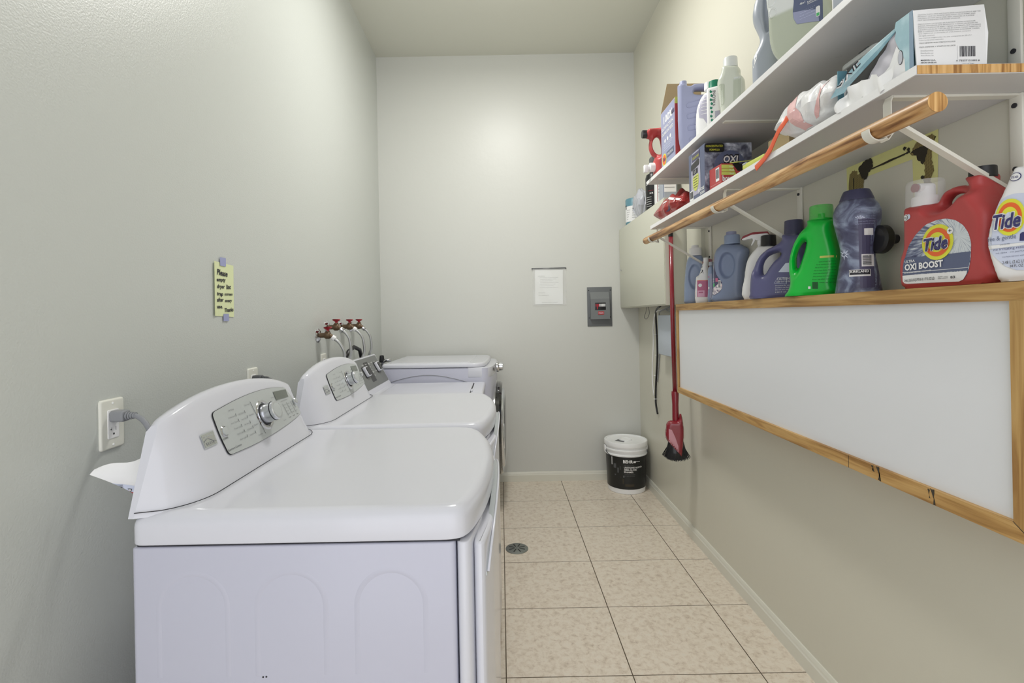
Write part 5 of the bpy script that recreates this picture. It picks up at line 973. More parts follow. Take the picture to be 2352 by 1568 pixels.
# canister
d = SH['canister']; t = thing('scent_canister', 'dark blue marbled plastic canister with narrow waist between green and red jugs', 'canister', d['o'], FI(d['a'])); pz = {int(k): v[1] for k, v in d['pts'].items()}
pr_ = [(1410, 200), (1395, 203), (1300, 190), (1200, 172), (1080, 150), (1000, 152), (900, 176), (780, 206), (700, 208), (650, 190), (620, 165), (600, 150)]
prof = [(r_ / 208 * .0545, max(0, pz.get(y, None) if y in pz else np.interp(y, sorted(pz), [pz[k] for k in sorted(pz)]))) for y, r_ in pr_]
prof = [(prof[0][0] * .96, 0)] + prof[1:] + [(.001, prof[-1][1] + .002)]
g = G().use('kirk_body').lathe(prof, 48); tr_ = bvh(g.V, g.F); g.build('body', t, smooth=60)
zc = pz[590]; G().use('purple_cap').lathe([(.040, zc - .006), (.0395, zc), (.033, pz[515] - .006), (.030, pz[515]), (.001, pz[515])], 40).build('cap', t, smooth=40)
P = Print(tree=tr_, eps=.0005); p_ = d['pat']
def rc(pp): xs = [a for a, b_ in pp]; zs = [b_ for a, b_ in pp]; return min(xs), min(zs), max(xs), max(zs)
a = rc(p_['code']); P.barcode(a[0], a[1], a[2], a[3], 2, vert=True); a = rc(p_['kl']); P.rect(*a, 'white', 2); P.rect(a[0] + .001, a[1] + .0045, a[2] - .001, a[3] - .001, 'ink', 3)
a2 = rc(p_['sq']); P.rect(*a2, 'offwhite', 2)
P.poly([(.004, .010), (.045, .012), (.042, .19), (.002, .20)], 'plum', 1)
for (m_, st, x, z, w_, h_, _) in d['txt']: P.text(st, x, z, w_, h_, m_, 5, bold=.03 if m_ == 'white' else 0)
for k in range(8):
    a_ = k * PI / 4; P.poly([(-.030 + .014 * math.cos(a_ + s_), .105 + .016 * math.sin(a_ + s_)) if r_ else (-.030 + .004 * math.cos(a_ + s_), .105 + .004 * math.sin(a_ + s_)) for r_, s_ in ((0, -.5), (1, 0), (0, .5))], 'pale', 2, 'flower')
for k in range(5):
    a_ = k * PI / 5; P.poly([(.006 + .012 * math.cos(a_), .196 + .008 * math.sin(a_)), (.006, .194), (.006 + .010 * math.cos(a_ + .4), .196 + .007 * math.sin(a_ + .4))], 'pale', 2, 'flower')
P.build(t)
o = thing('wall_disc', 'round black plastic disc on the wall behind the blue canister', 'disc', (XR, 1.295, 1.446))
G().use('black').lathe([(.012, -.055), (.030, -.055), (.037, -.050), (.038, -.035), (.034, -.030), (.014, -.026), (.012, 0)][::-1], 32, (0, 0, 0), 'X').build('disc_face', o)
# green jug
t, P, d, bd = jug('green', 'detergent_jug', 'bright green jug with see-through green cap', 'jug', 'green', .045, .030, zones=[(-.055, .13, .03, .09, .75)])
p_ = d['pat']; q_ = d['pts']; P.poly(p_['yel'], 'lime', 2); P.poly(p_['sq'], 'offwhite', 2); P.poly(p_['rec'], 'dkgreen', 2); texts(P, d, 3); P.build(t)
rc_ = abs(q_['capr'][0] - q_['capb'][0]); z0, z1 = q_['capb'][1], q_['capt'][1]
G().use('green').lathe([(rc_ * .9, z0 - .012), (rc_ * .9, z0 + .004), (rc_ * .3, z0 + .005), (rc_ * .28, z0 + .02), (.001, z0 + .02)], 32, (q_['capb'][0], 0, 0)).build('neck', t)
G().use('green_clear').lathe([(rc_, z0), (rc_ * 1.0, z0 + .004), (rc_ * .97, z1 - .004), (rc_ * .93, z1), (.001, z1)], 36, (q_['capb'][0], 0, 0), cap=False).build('cap', t, smooth=40, fix=False)
# purple jug
t, P, d, bd = jug('purple', 'detergent_jug', 'dark purple jug with looped handle and ribbed dark cap', 'jug', 'purple', .042, .034, zones=[(-.070, .14, .035, .07, .65)])
p_ = d['pat']; q_ = d['pts']; P.poly(p_['lab'], 'pale', 1); P.poly(p_['warn'], 'pale', 2); P.poly([tuple(Vector(a) * .93 + Vector(((p_['warn'][0][0] + p_['warn'][2][0]) / 2, (p_['warn'][0][1] + p_['warn'][2][1]) / 2)) * .07) for a in p_['warn']], 'purple', 3); texts(P, d, 4); P.build(t)
z0, z1 = q_['capb'][1], q_['capt'][1]; r_ = abs(q_['capr'][0] - q_['capb'][0]); cap(t, q_['capb'][0], z0, z1, r_, 'purple_cap', n=20); G().use('purple_cap').lathe([(r_ * 1.12, z0 - .008), (r_ * 1.12, z0), (r_ * .9, z0 + .002)], 32, (q_['capb'][0], 0, 0)).build('cap_flange', t)
# white jug with black cap and red-trigger spray bottle behind
t, P, d, bd = jug('white_jug', 'bleach_jug', 'white jug with black cap tucked behind the purple jug', 'jug', 'offwhite', .035, .03)
q_ = d['pts']; cap(t, q_['capb'][0], q_['capb'][1] - .003, q_['capt'][1], abs(q_['capr'][0] - q_['capb'][0]), 'black', n=16)
def spray(x, y, z, rz, label, body, rad, h_, hm, tm, trig=True, group=None):
    t = thing('spray_bottle', label, 'bottle', (x, y, z), rz, group)
    g = G().use(body).lathe([(rad * .95, 0), (rad, .006), (rad, h_ * .55), (rad * .85, h_ * .68), (rad * .42, h_ * .80), (rad * .40, h_ * .84)], 28, sy=.8); g.build('body', t, smooth=50)
    G().use(hm).lathe([(rad * .5, h_ * .82), (rad * .5, h_ * .88), (rad * .35, h_ * .89)], 20).build('collar', t)
    w_ = .010
    hd = [(.022, h_ * .885), (.030, h_ * .94), (.024, h_ * .975), (-.030, h_ * .975), (-.066, h_ * .925), (-.064, h_ * .905), (-.026, h_ * .925), (-.016, h_ * .885)]
    hd2 = [(.032, h_ * .945), (.026, h_ * 1.0), (-.026, h_ * 1.01), (-.062, h_ * .965), (-.070, h_ * .910), (-.062, h_ * .930), (-.030, h_ * .975), (.024, h_ * .975)]
    G().use(hm).prism([(x_, -w_, z_) for x_, z_ in roundpoly(hd, .004, 3)], (0, 2 * w_, 0)).build('sprayer', t, smooth=50)
    G().use(tm).prism([(x_, -w_ * 1.1, z_) for x_, z_ in roundpoly(hd2, .003, 3)], (0, 2.2 * w_, 0)).build('sprayer_top', t, smooth=50)
    G().use(hm).prism([(x_, -w_ * .5, z_) for x_, z_ in ((-.030, h_ * .95), (-.022, h_ * .95), (-.020, h_ * .89), (-.030, h_ * .82), (-.034, h_ * .82), (-.027, h_ * .89))], (0, w_, 0)).build('trigger', t, smooth=None)
    return t
spray(1.022, 1.905, LZB, math.radians(-35), 'white spray bottle with red-topped trigger behind the purple jug', 'offwhite', .026, .262, 'offwhite', 'dark_red')
# large blue-grey softener jug
t, P, d, bd = jug('blue_big', 'softener_jug', 'large blue-grey softener jug with round grip hollow and lavender cap', 'jug', 'blue_grey', .048, .040, dents=[(SH['blue_big']['pts']['dent'][0], SH['blue_big']['pts']['dent'][1], abs(SH['blue_big']['pts']['dx'][0] - SH['blue_big']['pts']['dent'][0]) * 1.05, abs(SH['blue_big']['pts']['dz'][1] - SH['blue_big']['pts']['dent'][1]) * 1.05, .018)])
p_ = d['pat']; q_ = d['pts']; P.poly(p_['lab'], 'plum', 1); P.poly(p_['flower'], 'flower_print', 2); P.poly(p_['flower2'], 'flower_print', 2); P.poly(p_['pink'], 'pink', 2); P.poly(p_['green'], 'greenprint', 3); P.poly(p_['pinkdot'], 'pink', 3); a = rc(p_['code']); P.barcode(*a, 3, vert=True); texts(P, d, 4); P.build(t)
z0, zm, z1 = q_['capb'][1], q_['capm'][1], q_['capt'][1]; r_ = abs(q_['capr'][0] - q_['capb'][0]); cap(t, q_['capb'][0], z0 - .003, zm, r_, 'blue_pale', 'cap', False); cap(t, q_['capb'][0] - .003, zm - .002, z1, r_ * .66, 'lilac', 'measuring_cup', False)
# slim bottles at the far end of the ledge
t, P, d, bd = jug('blue_far', 'softener_jug', 'pale blue jug with frosted white cap at the far end of the ledge', 'jug', 'blue_pale', .034, .03, dents=[(.005, .135, .030, .065, .012)])
q_ = d['pts']; r_ = abs(q_['capr'][0] - q_['capb'][0]); cap(t, q_['capb'][0], q_['capb'][1] - .004, q_['capb'][1] + .036, r_, 'offwhite', 'cap', False); cap(t, q_['capb'][0] - .002, q_['capb'][1] + .034, q_['capt'][1], r_ * .6, 'offwhite', 'measuring_cup', False); P.build(t)
t, P, d, bd = jug('spray2', 'squirt_bottle', 'small white bottle with pink label and hand-drawn 2', 'bottle', 'offwhite', .024, .022)
P.poly(d['pat']['lab'], 'pink', 1); x0, z0, x1, z1 = rc(d['pat']['lab']); P.poly(circ(-.001, (z0 + z1) / 2 + .016, .0085), 'white', 2); P.rect(x0, z1 - .004, x1, z1 - .002, 'orange', 2); P.rect(-.012, z0 + .002, .018, z0 + .032, 'pinkpale', 2); P.rect(-.008, z0 + .020, .012, z0 + .026, 'pink', 3); texts(P, d, 3, bold=.01); P.build(t); cap(t, d['pts']['top'][0] - .002, .190, .218, .012, 'offwhite', 'nozzle', False)
t, P, d, bd = jug('red_mid', 'squirt_bottle', 'thin dark red bottle squeezed between the blue ones', 'bottle', 'dark_red', .022, .012)
cap(t, d['pts']['top'][0] - .004, .180, .192, .010, 'offwhite', 'collar', False); G().use('dark_red').prism([(x_, -.009, z_) for x_, z_ in roundpoly([(-.014, .192), (.030, .198), (.032, .210), (.010, .216), (-.010, .206)], .004, 3)], (0, .018, 0)).build('sprayer_top', t, smooth=50); P.build(t)
t, P, d, bd = jug('lilac_slim', 'softener_bottle', 'slim pale lavender bottle against the big blue-grey jug', 'bottle', 'blue_pale', .030, .014)
P.rect(-.007, .02, .014, .130, 'lilac', 1); P.rect(.003, .02, .004, .13, 'white', 2); P.rect(.009, .02, .010, .13, 'white', 2); P.rect(-.006, .112, .0, .120, 'pink', 3); P.rect(-.006, .060, .0, .070, 'white', 3); cap(t, d['pts']['top'][0], .168, .186, .010, 'grey_blue', 'cap', False); P.build(t)
# ---------------------------------------------------------------- upper shelf
TZ, MZ = 1.9447, 1.7067
def settle(t, z): t.location.z = z
t, P, d, bd = jug('tap_jug', 'detergent_jug', 'red jug lying on its side with black cap and white tap over the shelf end', 'jug', 'red', .050, .034, zthr=.055, zones=[(-.075, .17, .05, .09, .5)]); settle(t, TZ); q_ = d['pts']
r_ = abs(q_['capr'][1] - q_['cap'][1]); G().use('black').lathe([(r_ * 1.0, q_['capl'][0]), (r_ * 1.06, q_['capl'][0] + .003), (r_ * 1.06, q_['cap'][0]), (r_ * .9, q_['cap'][0] + .004)], 32, (0, 0, q_['cap'][1]), 'X').build('cap', t)
r_ = abs(q_['spr'][1] - q_['sp'][1]); G().use('offwhite').lathe([(r_ * .55, q_['spl'][0] + .012), (r_ * .6, q_['spl'][0] + .022), (r_, q_['spl'][0] + .024), (r_, q_['sp'][0] + .004)], 28, (0, 0, q_['sp'][1]), 'X').build('tap', t)
G().use('offwhite').rbox(q_['spl'][0] - .006, q_['spl'][0] + .014, -.012, .012, q_['sp'][1] - .026, q_['sp'][1] + .012, .003).build('tap_spout', t); P.build(t)
# lavender and red detergent box, open flap
t = thing('detergent_box', 'lavender and red powder detergent box with raised cardboard flap', 'box', (.86, 2.235, TZ)); L = (-.86, -2.235, -TZ)
g = G().use('lilac_label').box(.782, .965, 2.140, 2.325, TZ, 2.208); g.build('box', t, smooth=None, loc=L)
g = G().use('red').box(.7815, .966, 2.138, 2.1405, TZ, 2.2085); g.build('red_side', t, smooth=None, loc=L)
g = G().use('lime').box(.7812, .967, 2.1368, 2.1382, 2.180, 2.2087); g.build('yellow_band', t, smooth=None, loc=L)
G().use('cardboard').prism([(.782, 2.325, 2.208), (.965, 2.325, 2.208), (.965, 2.285, 2.335), (.800, 2.285, 2.335)], (0, .002, .0)).build('flap', t, smooth=None, loc=L)
P = Print((.7818, 2.325, TZ), (0, -1, 0), (0, 0, 1), (-1, 0, 0), eps=.0005)
P.poly([(.004, .004), (.181, .004), (.181, .26), (.004, .26)], 'lilac', 1); P.text('100%', .040, .200, .115, .034, 'white', 2, bold=.03); P.text('SATISFACTION', .012, .172, .150, .014, 'white', 2, bold=.02); P.text('GUARANTEED', .012, .148, .150, .014, 'white', 2, bold=.02)
for k in range(3): P.poly(circ(.055 + .035 * k, .118, .009, 12), 'white', 2)
for k in range(4): P.rect(.035, .100 - .008 * k, .150 - .01 * k, .102 - .008 * k, 'pale', 2)
P.poly(circ(.040, .035, .028), 'yellow', 2, 'logo'); P.poly(circ(.040, .035, .022), 'orange', 3, 'logo'); P.text('Tide', .022, .028, .036, .018, 'navy', 4, bold=.02, shear=.2); P.rect(.072, .032, .165, .060, 'slate', 2); P.text('ORIGINAL', .078, .040, .080, .012, 'white', 3); P.rect(.145, .205, .178, .222, 'plum', 2)
P.build(t, L)
t, P, d, bd = jug('lilac_flat', 'detergent_jug', 'flat lavender jug with ribbed side and corner handle beside the open box', 'jug', 'lilac', .029, .020, zthr=.05); settle(t, TZ); q_ = d['pts']
g = G().use('lilac'); tr_ = P.tree
for k in ('r1', 'r2', 'r3', 'r4'):
    x0, z0 = q_[k]; pts = [(x0 + .055, z0 + .010), (x0 + .004, z0 + .002), (x0, z0 - .004), (x0 + .001, z0 - .016), (x0 + .008, z0 - .019), (x0 + .055, z0 - .012)]
    path = []
    for x, z in pts:
        hit = tr_.ray_cast(Vector((x, -.5, z)), Vector((0, 1, 0)))
        if hit[0] is not None: path.append(hit[0])
    if len(path) > 2: G().use('lilac').tube(path, .0022, 6).build('rib', t, smooth=180)
cap(t, d['out'][3][0] - .010, d['out'][3][1] - .010, d['out'][3][1] + .012, .015, 'lilac', 'cap', False); P.build(t)
t, P, d, bd = jug('round_white', 'softener_bottle', 'round white bottle with pale lavender label on the upper shelf', 'bottle', 'offwhite', .036, .04, zthr=.05); settle(t, TZ); P.poly(d['pat']['lab'], 'lilac_label', 1); [P.rect(-.006, .175 - .014 * k_, .022 - .003 * (k_ % 2), .177 - .014 * k_, 'white', 2, 'lettering') for k_ in range(5)]; cap(t, .02, .225, .255, .018, 'offwhite'); P.build(t)
t = thing('spray_jug', 'white carton-like jug with green leaf border and green cap', 'jug', (.855, 1.925, TZ), FI(60)); g = G().use('offwhite').rslab(rrect(-.022, -.022, .030, .055, .010, 4), 0, .200, .012, .004); tr_ = bvh(g.V, g.F); g.build('body', t)
P = Print(tree=tr_, eps=.0005)
P.rect(-.014, .01, .004, .19, 'white', 1)
for k in range(11): P.poly(circ(-.005 + .0025 * (k % 2), .020 + .016 * k, .0048, 12, .006), 'emerald', 2, 'leaf_print'); P.poly(circ(-.002 + .0025 * (k % 2), .024 + .016 * k, .0025, 10), 'white', 3, 'leaf_print')
P.text('VARONI', .010, .120, .060, .012, 'ink', 3, rot=PI / 2 * .98); P.rect(.008, .03, .026, .10, 'lilac_label', 2); P.build(t)
cap(t, .004, .198, .232, .022, 'emerald', n=36, y=.015)
t, P, d, bd = jug('clear_bottle', 'detergent_bottle', 'see-through pale yellow bottle with frosted cap on the upper shelf', 'bottle', 'milky', .034, .026); settle(t, TZ); q_ = d['pts']
z0, z1 = q_['capb'][1], q_['capt'][1]; cap(t, q_['capb'][0], z0 - .006, z1, abs(q_['capr'][0] - q_['capb'][0]), 'frosted', 'cap', False)
P.poly(roundpoly([(q_['p1'][0] - .012, .06), (q_['p1'][0] + .008, .075), (q_['p1'][0] + .010, .145), (q_['p1'][0] - .010, .15)], .006, 3), 'ecosbody', 1, 'grip_panel'); P.poly(roundpoly([(q_['p2'][0] - .014, .06), (q_['p2'][0] + .012, .07), (q_['p2'][0] + .012, .16), (q_['p2'][0] - .012, .16)], .006, 3), 'ecosbody', 1, 'grip_panel'); P.build(t)
t, P, d, bd = jug('grey_jug', 'detergent_jug', 'tall grey-blue jug with vertical grip groove beside the giant clear jug', 'jug', 'grey_blue', .048, .03, zthr=.03, dents=[(SH['grey_jug']['pts']['d2'][0] + .004, SH['grey_jug']['pts']['d2'][1] + .03, .010, .080, .024)]); settle(t, TZ)
P.poly([(-.024, .115), (-.010, .150), (-.008, .120), (-.020, .095)], 'white', 1); P.poly([(-.027, .030), (-.024, .045), (-.022, .02), (-.026, .01)], 'white', 1); cap(t, .012, .345, .395, .022, 'grey_blue'); P.build(t)
t, P, d, bd = jug('ecos', 'detergent_jug', 'giant translucent jug with dark grey-blue label, touching the top edge of the picture', 'jug', 'ecosbody', .065, .022, zones=[], exp=3.2); settle(t, TZ); p_ = {k_: [(min(a, .086 if k_ == 'lab' else .082), b_) for a, b_ in v_] for k_, v_ in d['pat'].items()}; q_ = d['pts']; d['txt'] = [(m_, s_, x, z, min(w_, .083 - x), h_, 0) for m_, s_, x, z, w_, h_, _ in d['txt'] if x < .06]
P.poly(roundpoly(p_['lab'], .004, 3), 'slate', 1); P.poly(p_['sub'], 'lilac', 2); P.poly(rrect(.070, .100, .080, .128, .004, 3), 'offwhite', 3); texts(P, d, 4, bold=.01); P.rect(.0715, .102, .0785, .110, 'greenprint', 4)
for nm_, e in (('e1', q_['e1']), ('e2', q_['e2'])):
    pts = []
    for k in range(25):
        a_ = 2 * PI * k / 24; hit = P.tree.ray_cast(Vector((e[0] + .010 * math.cos(a_), -.5, e[1] + (.016 if nm_ == 'e1' else .013) * math.sin(a_))), Vector((0, 1, 0)))
        if hit[0] is not None: pts.append(hit[0])
    if len(pts) > 5: G().use('ecosbody').tube(pts, .0018, 6, cap=False).build('embossed_letter', t, smooth=180)
P.build(t); cap(t, .02, .275, .33, .03, 'slate')
t = thing('dryer_sheet_packet', 'white textured packet standing behind the giant clear jug', 'packet', (.875, 1.165, TZ)); G().use('offwhite').rbox(-.06, .05, -.010, .020, 0, .20, .008, 3).build('packet', t)
t = thing('storage_tin', 'grey box at the top edge of the picture on the upper shelf', 'box', (.870, 1.115, TZ)); G().use('grey_blue').rbox(-.078, .06, -.030, .030, 0, .18, .004).build('box', t); P = Print((-.0785, 0, 0), (0, -1, 0), (0, 0, 1), (-1, 0, 0), eps=.0005); P.rect(-.012, .008, .012, .018, 'offwhite', 1); P.text('XL', -.008, .009, .014, .007, 'ink', 2); P.build(t)
# ---------------------------------------------------------------- lower shelf
def pillow(cx, cy, cz, w_, d_, h_, seed, amp=.006, nu=28, nv=20, freq=3.0):
    rd_ = random.Random(seed); ph = [(rd_.uniform(-freq, freq), rd_.uniform(-freq, freq), rd_.uniform(0, 6.28), rd_.uniform(.3, 1)) for _ in range(14)]
    def f(sg):
        def q_(u_, v_):
            a = 2 * u_ - 1; c_ = 2 * v_ - 1; e = (1 - abs(a) ** 2.6) ** .5 * (1 - abs(c_) ** 2.6) ** .5 if abs(a) < 1 and abs(c_) < 1 else 0
            n = sum(w__ * math.sin(p1 * a * 3 + p2 * c_ * 3 + p3) for p1, p2, p3, w__ in ph) * amp / 3
            z = sg * (h_ / 2) * e + (n * min(1, e * 3) if sg > 0 else 0); return (cx + a * w_ / 2 + n * .4, cy + c_ * d_ / 2 + n * .4, max(cz - h_ / 2 if sg < 0 else -9, cz + z))
        return q_
    g = G(); g.sheet(f(1), nu, nv); g.sheet(f(-1), nu, nv); return g
t = thing('oxygen_cleaner_box', 'tall dark blue-grey carton with OXI print and black hand hole on the lower shelf', 'box', (.87, 1.92, MZ)); L = (-.87, -1.92, -MZ)
G().use('box_print').box(.782, .960, 1.842, 1.995, MZ, 1.900).build('carton', t, smooth=None, loc=L)
P = Print((.782, 1.842, MZ), (1, 0, 0), (0, 0, 1), (0, -1, 0), eps=.0005)
P.poly(rrect(0, .158, .075, .193, .010, 3), 'black', 1); P.text('CONCENTRATED', .005, .178, .064, .008, 'yellow', 2); P.text('FORMULA', .019, .164, .038, .008, 'yellow', 2)
P.poly(circ(.095, .105, .060, 28), 'slate', 1); P.text('OXI', .068, .118, .062, .030, 'ink', 2, bold=.09, shear=.15); P.text('OXI', .070, .120, .056, .025, 'white', 3, bold=.03, shear=.15); P.text('CLEAN', .048, .086, .10, .030, 'ink', 2, bold=.09, shear=.15); P.text('CLEAN', .051, .089, .092, .025, 'white', 3, bold=.03, shear=.15)
P.build(t, L)
P = Print((.782, 1.995, MZ), (0, -1, 0), (0, 0, 1), (-1, 0, 0), eps=.0005)
P.rect(0, 0, .153, .193, 'slate', 1); P.poly(roundpoly([(.020, .02), (.115, .02), (.110, .19), (.030, .19)], .02, 4), 'lilac_label', 2); P.rect(.035, .155, .110, .185, 'plum', 3); P.text('COLOR SAFE', .042, .163, .060, .010, 'yellow', 4); P.poly(roundpoly([(.025, .122), (.105, .130), (.105, .155), (.025, .147)], .01, 3), 'black', 4, 'hand_hole')
P.rect(.040, .102, .090, .122, 'ink', 3); P.text('11', .055, .105, .02, .014, 'white', 4); P.poly(roundpoly([(.040, .095), (.098, .100), (.095, .055), (.078, .036), (.058, .036), (.040, .055)], .012, 4), 'lime', 3)
for k in range(5): P.rect(.048, .090 - .010 * k, .088, .092 - .010 * k, 'ink', 4)
P.barcode(.008, .006, .045, .045, 3, vert=False); P.text('OXI', .112, .024, .034, .012, 'white', 3, bold=.03); P.text('CLEAN', .108, .010, .04, .010, 'white', 3, bold=.03); P.text('9', .092, .018, .012, .018, 'white', 3, bold=.03)
P.build(t, L)
t = thing('dryer_sheet_box', 'torn red and yellow dryer sheet box lying in front of the dark carton', 'box', (.80, 1.745, MZ + .0), math.radians(4)); 
G().use('red').box(0, .165, 0, .085, 0, .086).build('carton', t, smooth=None)
P = Print((0, 0, 0), (1, 0, 0), (0, 0, 1), (0, -1, 0), eps=.0005); P.poly([(.0, .045), (.055, .045), (.040, .082), (.0, .082)], 'lime', 1)
for k in range(2): P.rect(.0, .056 + .012 * k, .052, .0572 + .012 * k, 'red', 2)
for k in range(3): P.text('fresh', .030, .048 + .012 * k, .016, .006, 'white', 2)
P.text('bounce', .003, .024, .056, .020, 'white', 2, bold=.03); P.poly([(.040, .086), (.060, .060), (.110, .055), (.150, .075), (.150, .0855)], 'black', 1, 'torn_opening'); P.build(t)
P = Print((0, .085, 0), (0, -1, 0), (0, 0, 1), (-1, 0, 0), eps=.0005); P.barcode(.045, .030, .070, .078, 1, vert=False); P.rect(.005, .022, .080, .023, 'pinkprint', 1); P.text('dryer sheets', .010, .010, .05, .006, 'pinkprint', 1); P.build(t)
G().use('lime').prism([(.030, -.002, .086), (.160, -.030, .094), (.165, -.005, .104), (.040, .010, .092)], (0, .0, .0015)).build('torn_flap', t, smooth=None)
P2 = Print((.045, .003, .0955), (.97, -.2, .07), (0, .9, .3), (0, -.3, .95), eps=.001); P2.text('TORN HERE', .02, .0, .06, .008, 'red', 1) if False else None
t = thing('sponge_pack', 'flat yellow-green packet poking over the shelf edge beside the red box', 'packet', (.812, 1.500, MZ)); G().use('lime').rbox(-.030, .028, -.058, .058, 0, .022, .006).xf(Matrix.Rotation(.08, 4, 'Z')).build('packet', t)
G().use('grey_bag').rbox(-.031, .0, .035, .055, .018, .024, .002).xf(Matrix.Rotation(.08, 4, 'Z')).build('wrapper', t)
t = thing('cardboard_box', 'small open brown cardboard box behind the orange strap', 'box', (.900, 1.475, MZ)); 
g = G().use('cardboard'); w_ = .002
for a in ((-.05, .07, -.055, -.053, 0, .085), (-.05, .07, .053, .055, 0, .085), (-.05, -.048, -.053, .053, 0, .085), (.068, .07, -.053, .053, 0, .085), (-.048, .068, -.053, .053, 0, .002)): g.box(*a)
g.build('carton', t, smooth=None); G().use('card_dark').box(-.046, .066, -.051, .051, .003, .045).build('contents', t, smooth=None)
# red snack-like pouches at the far end
t = thing('detergent_pouch', 'shiny red plastic pouch slumped over the far end of the lower shelf', 'pouch', (.862, 2.325, MZ)); g = G().use('red_bag')
pg = pillow(0, 0, .052, .160, .29, .105, 3, .020, 36, 44, 4.5); g.add(pg.V, pg.F); tr_ = bvh(g.V, g.F); g.build('pouch', t, smooth=180, fix=True)
P = Print((0, 0, 0), (0, -1, 0), (0, 0, 1), (-1, 0, 0), tree=tr_, eps=.0012); P.poly([(-.02, .085), (.06, .094), (.13, .070), (.13, .062), (.05, .086), (-.02, .077)], 'white', 1); P.poly([(.03, .03), (.10, .035), (.08, .055)], 'plum', 1); P.build(t)
t = thing('detergent_pouch', 'upright red pouch with black INV print beside the dark carton', 'pouch', (.93, 2.085, MZ)); g = G().use('red_bag'); pg = pillow(0, 0, .05, .15, .16, .09, 8, .014, 24, 24, 4); g.add([(x * (1 - .2 * z / .1), y, z * 1.75) for x, y, z in pg.V], pg.F); tr_ = bvh(g.V, g.F); g.build('pouch', t, smooth=180)
P = Print((0, 0, 0), (0, -1, 0), (0, 0, 1), (-1, 0, 0), tree=tr_, eps=.0015); P.poly([(-.06, .115), (.06, .110), (.06, .150), (-.04, .156)], 'black', 1); P.text('INV', -.035, .120, .08, .024, 'white', 2, bold=.03); P.build(t)
t = thing('clear_film', 'crumpled clear plastic film behind the slumped red pouch', 'film', (.995, 2.30, MZ)); pg = pillow(0, 0, .05, .09, .24, .10, 21, .02, 24, 24, 5); G().use('sleeve').add([(x, y, z * 1.5) for x, y, z in pg.V], pg.F).build('film', t, smooth=180)
# plastic bag with orange ties
t = thing('plastic_bag', 'crumpled white see-through plastic bag with pink print', 'bag', (.835, 1.248, MZ)); pg = pillow(0, 0, .052, .115, .25, .104, 12, .016, 44, 52, 4.2)
g = G().use('plastic_bag').add([(x, y, z + .022 * max(0, math.sin((y + .15) * 9))) for x, y, z in pg.V], pg.F); tr_ = bvh(g.V, g.F); g.build('bag', t, smooth=180)
P = Print((0, 0, 0), (0, -1, 0), (0, 0, 1), (-1, 0, 0), tree=tr_, eps=.0012); P.poly([(-.075, .12), (-.045, .125), (-.005, .06), (.005, .025), (-.03, .025), (-.05, .065)], 'pinkprint', 1, 'printed_band'); P.poly([(.075, .105), (.09, .11), (.05, .03), (.035, .03)], 'pinkprint', 1, 'printed_band'); P.build(t)
rb = [(.800, 1.290, 1.790), (.775, 1.305, 1.775), (.766, 1.330, 1.750), (.764, 1.365, 1.715), (.7635, 1.395, 1.699), (.7635, 1.425, 1.690), (.7635, 1.445, 1.685)]
V = []
for k, p_ in enumerate(rb): hw = .008 + .001 * (k % 2) + (.002 if k == 6 else 0); V += [(p_[0], p_[1] - hw * .5, p_[2] - hw * .9), (p_[0] - .002, p_[1], p_[2]), (p_[0], p_[1] + hw * .5, p_[2] + hw * .9)]
o = G().use('strap').add([(x, y, z) for x, y, z in V] + [(x + .0012, y, z) for x, y, z in V], [(3 * k + q_, 3 * k + q_ + 1, 3 * k + q_ + 4, 3 * k + q_ + 3) for k in range(6) for q_ in (0, 1)] + [(21 + 3 * k + q_, 21 + 3 * k + q_ + 1, 21 + 3 * k + q_ + 4, 21 + 3 * k + q_ + 3) for k in range(6) for q_ in (0, 1)]).build('bag_tie', t, smooth=180, fix=False)
o.location = (-.835, -1.248, -MZ)
t = thing('food_container', 'frosted plastic container with clip lid behind the torn teal box', 'container', (.945, 1.200, MZ)); G().use('frosted').rslab(rrect(-.055, -.06, .055, .06, .02, 4), 0, .165, .005, .012).build('tub', t); G().use('frosted').rslab(rrect(-.058, -.063, .058, .063, .02, 4), .166, .180, .006, .002).build('lid', t); G().use('charcoal').rbox(-.055, -.02, -.035, .0, .1802, .184, .002).build('clip', t)
# torn trash-bag box
t = thing('trash_bag_box', 'torn-open teal and white trash bag box at the near end of the lower shelf', 'box', (.855, 1.02, MZ)); L = (-.855, -1.02, -MZ)
X0, X1, Y0, Y1, ZT = .787, .920, .917, 1.125, 1.822
g = G().use('teal_dark'); g.box(X0 + .002, X1, Y0, Y1, MZ, MZ + .002); g.box(X1 - .002, X1, Y0, Y1, MZ, ZT); g.box(X0, X1, Y1 - .002, Y1, MZ, ZT - .012); g.box(X0 + .05, X1, Y0, Y1, ZT - .002, ZT); g.build('carton', t, smooth=None, loc=L)
G().use('white').prism([(X0 + .004, Y0 - .001, MZ + .0015), (X1 + .002, Y0 - .001, MZ + .008), (X1 + .004, Y0 - .003, 1.775), (X1 - .001, Y0 - .001, 1.829), (X0 - .001, Y0, 1.8205)], (0, .002, 0)).build('end_panel', t, smooth=None, loc=L)
G().use('teal_dark').box(X0 + .05, X1 - .004, Y0 + .0005, Y0 + .003, MZ + .0008, MZ + .010).build('end_fold', t, smooth=None, loc=L)
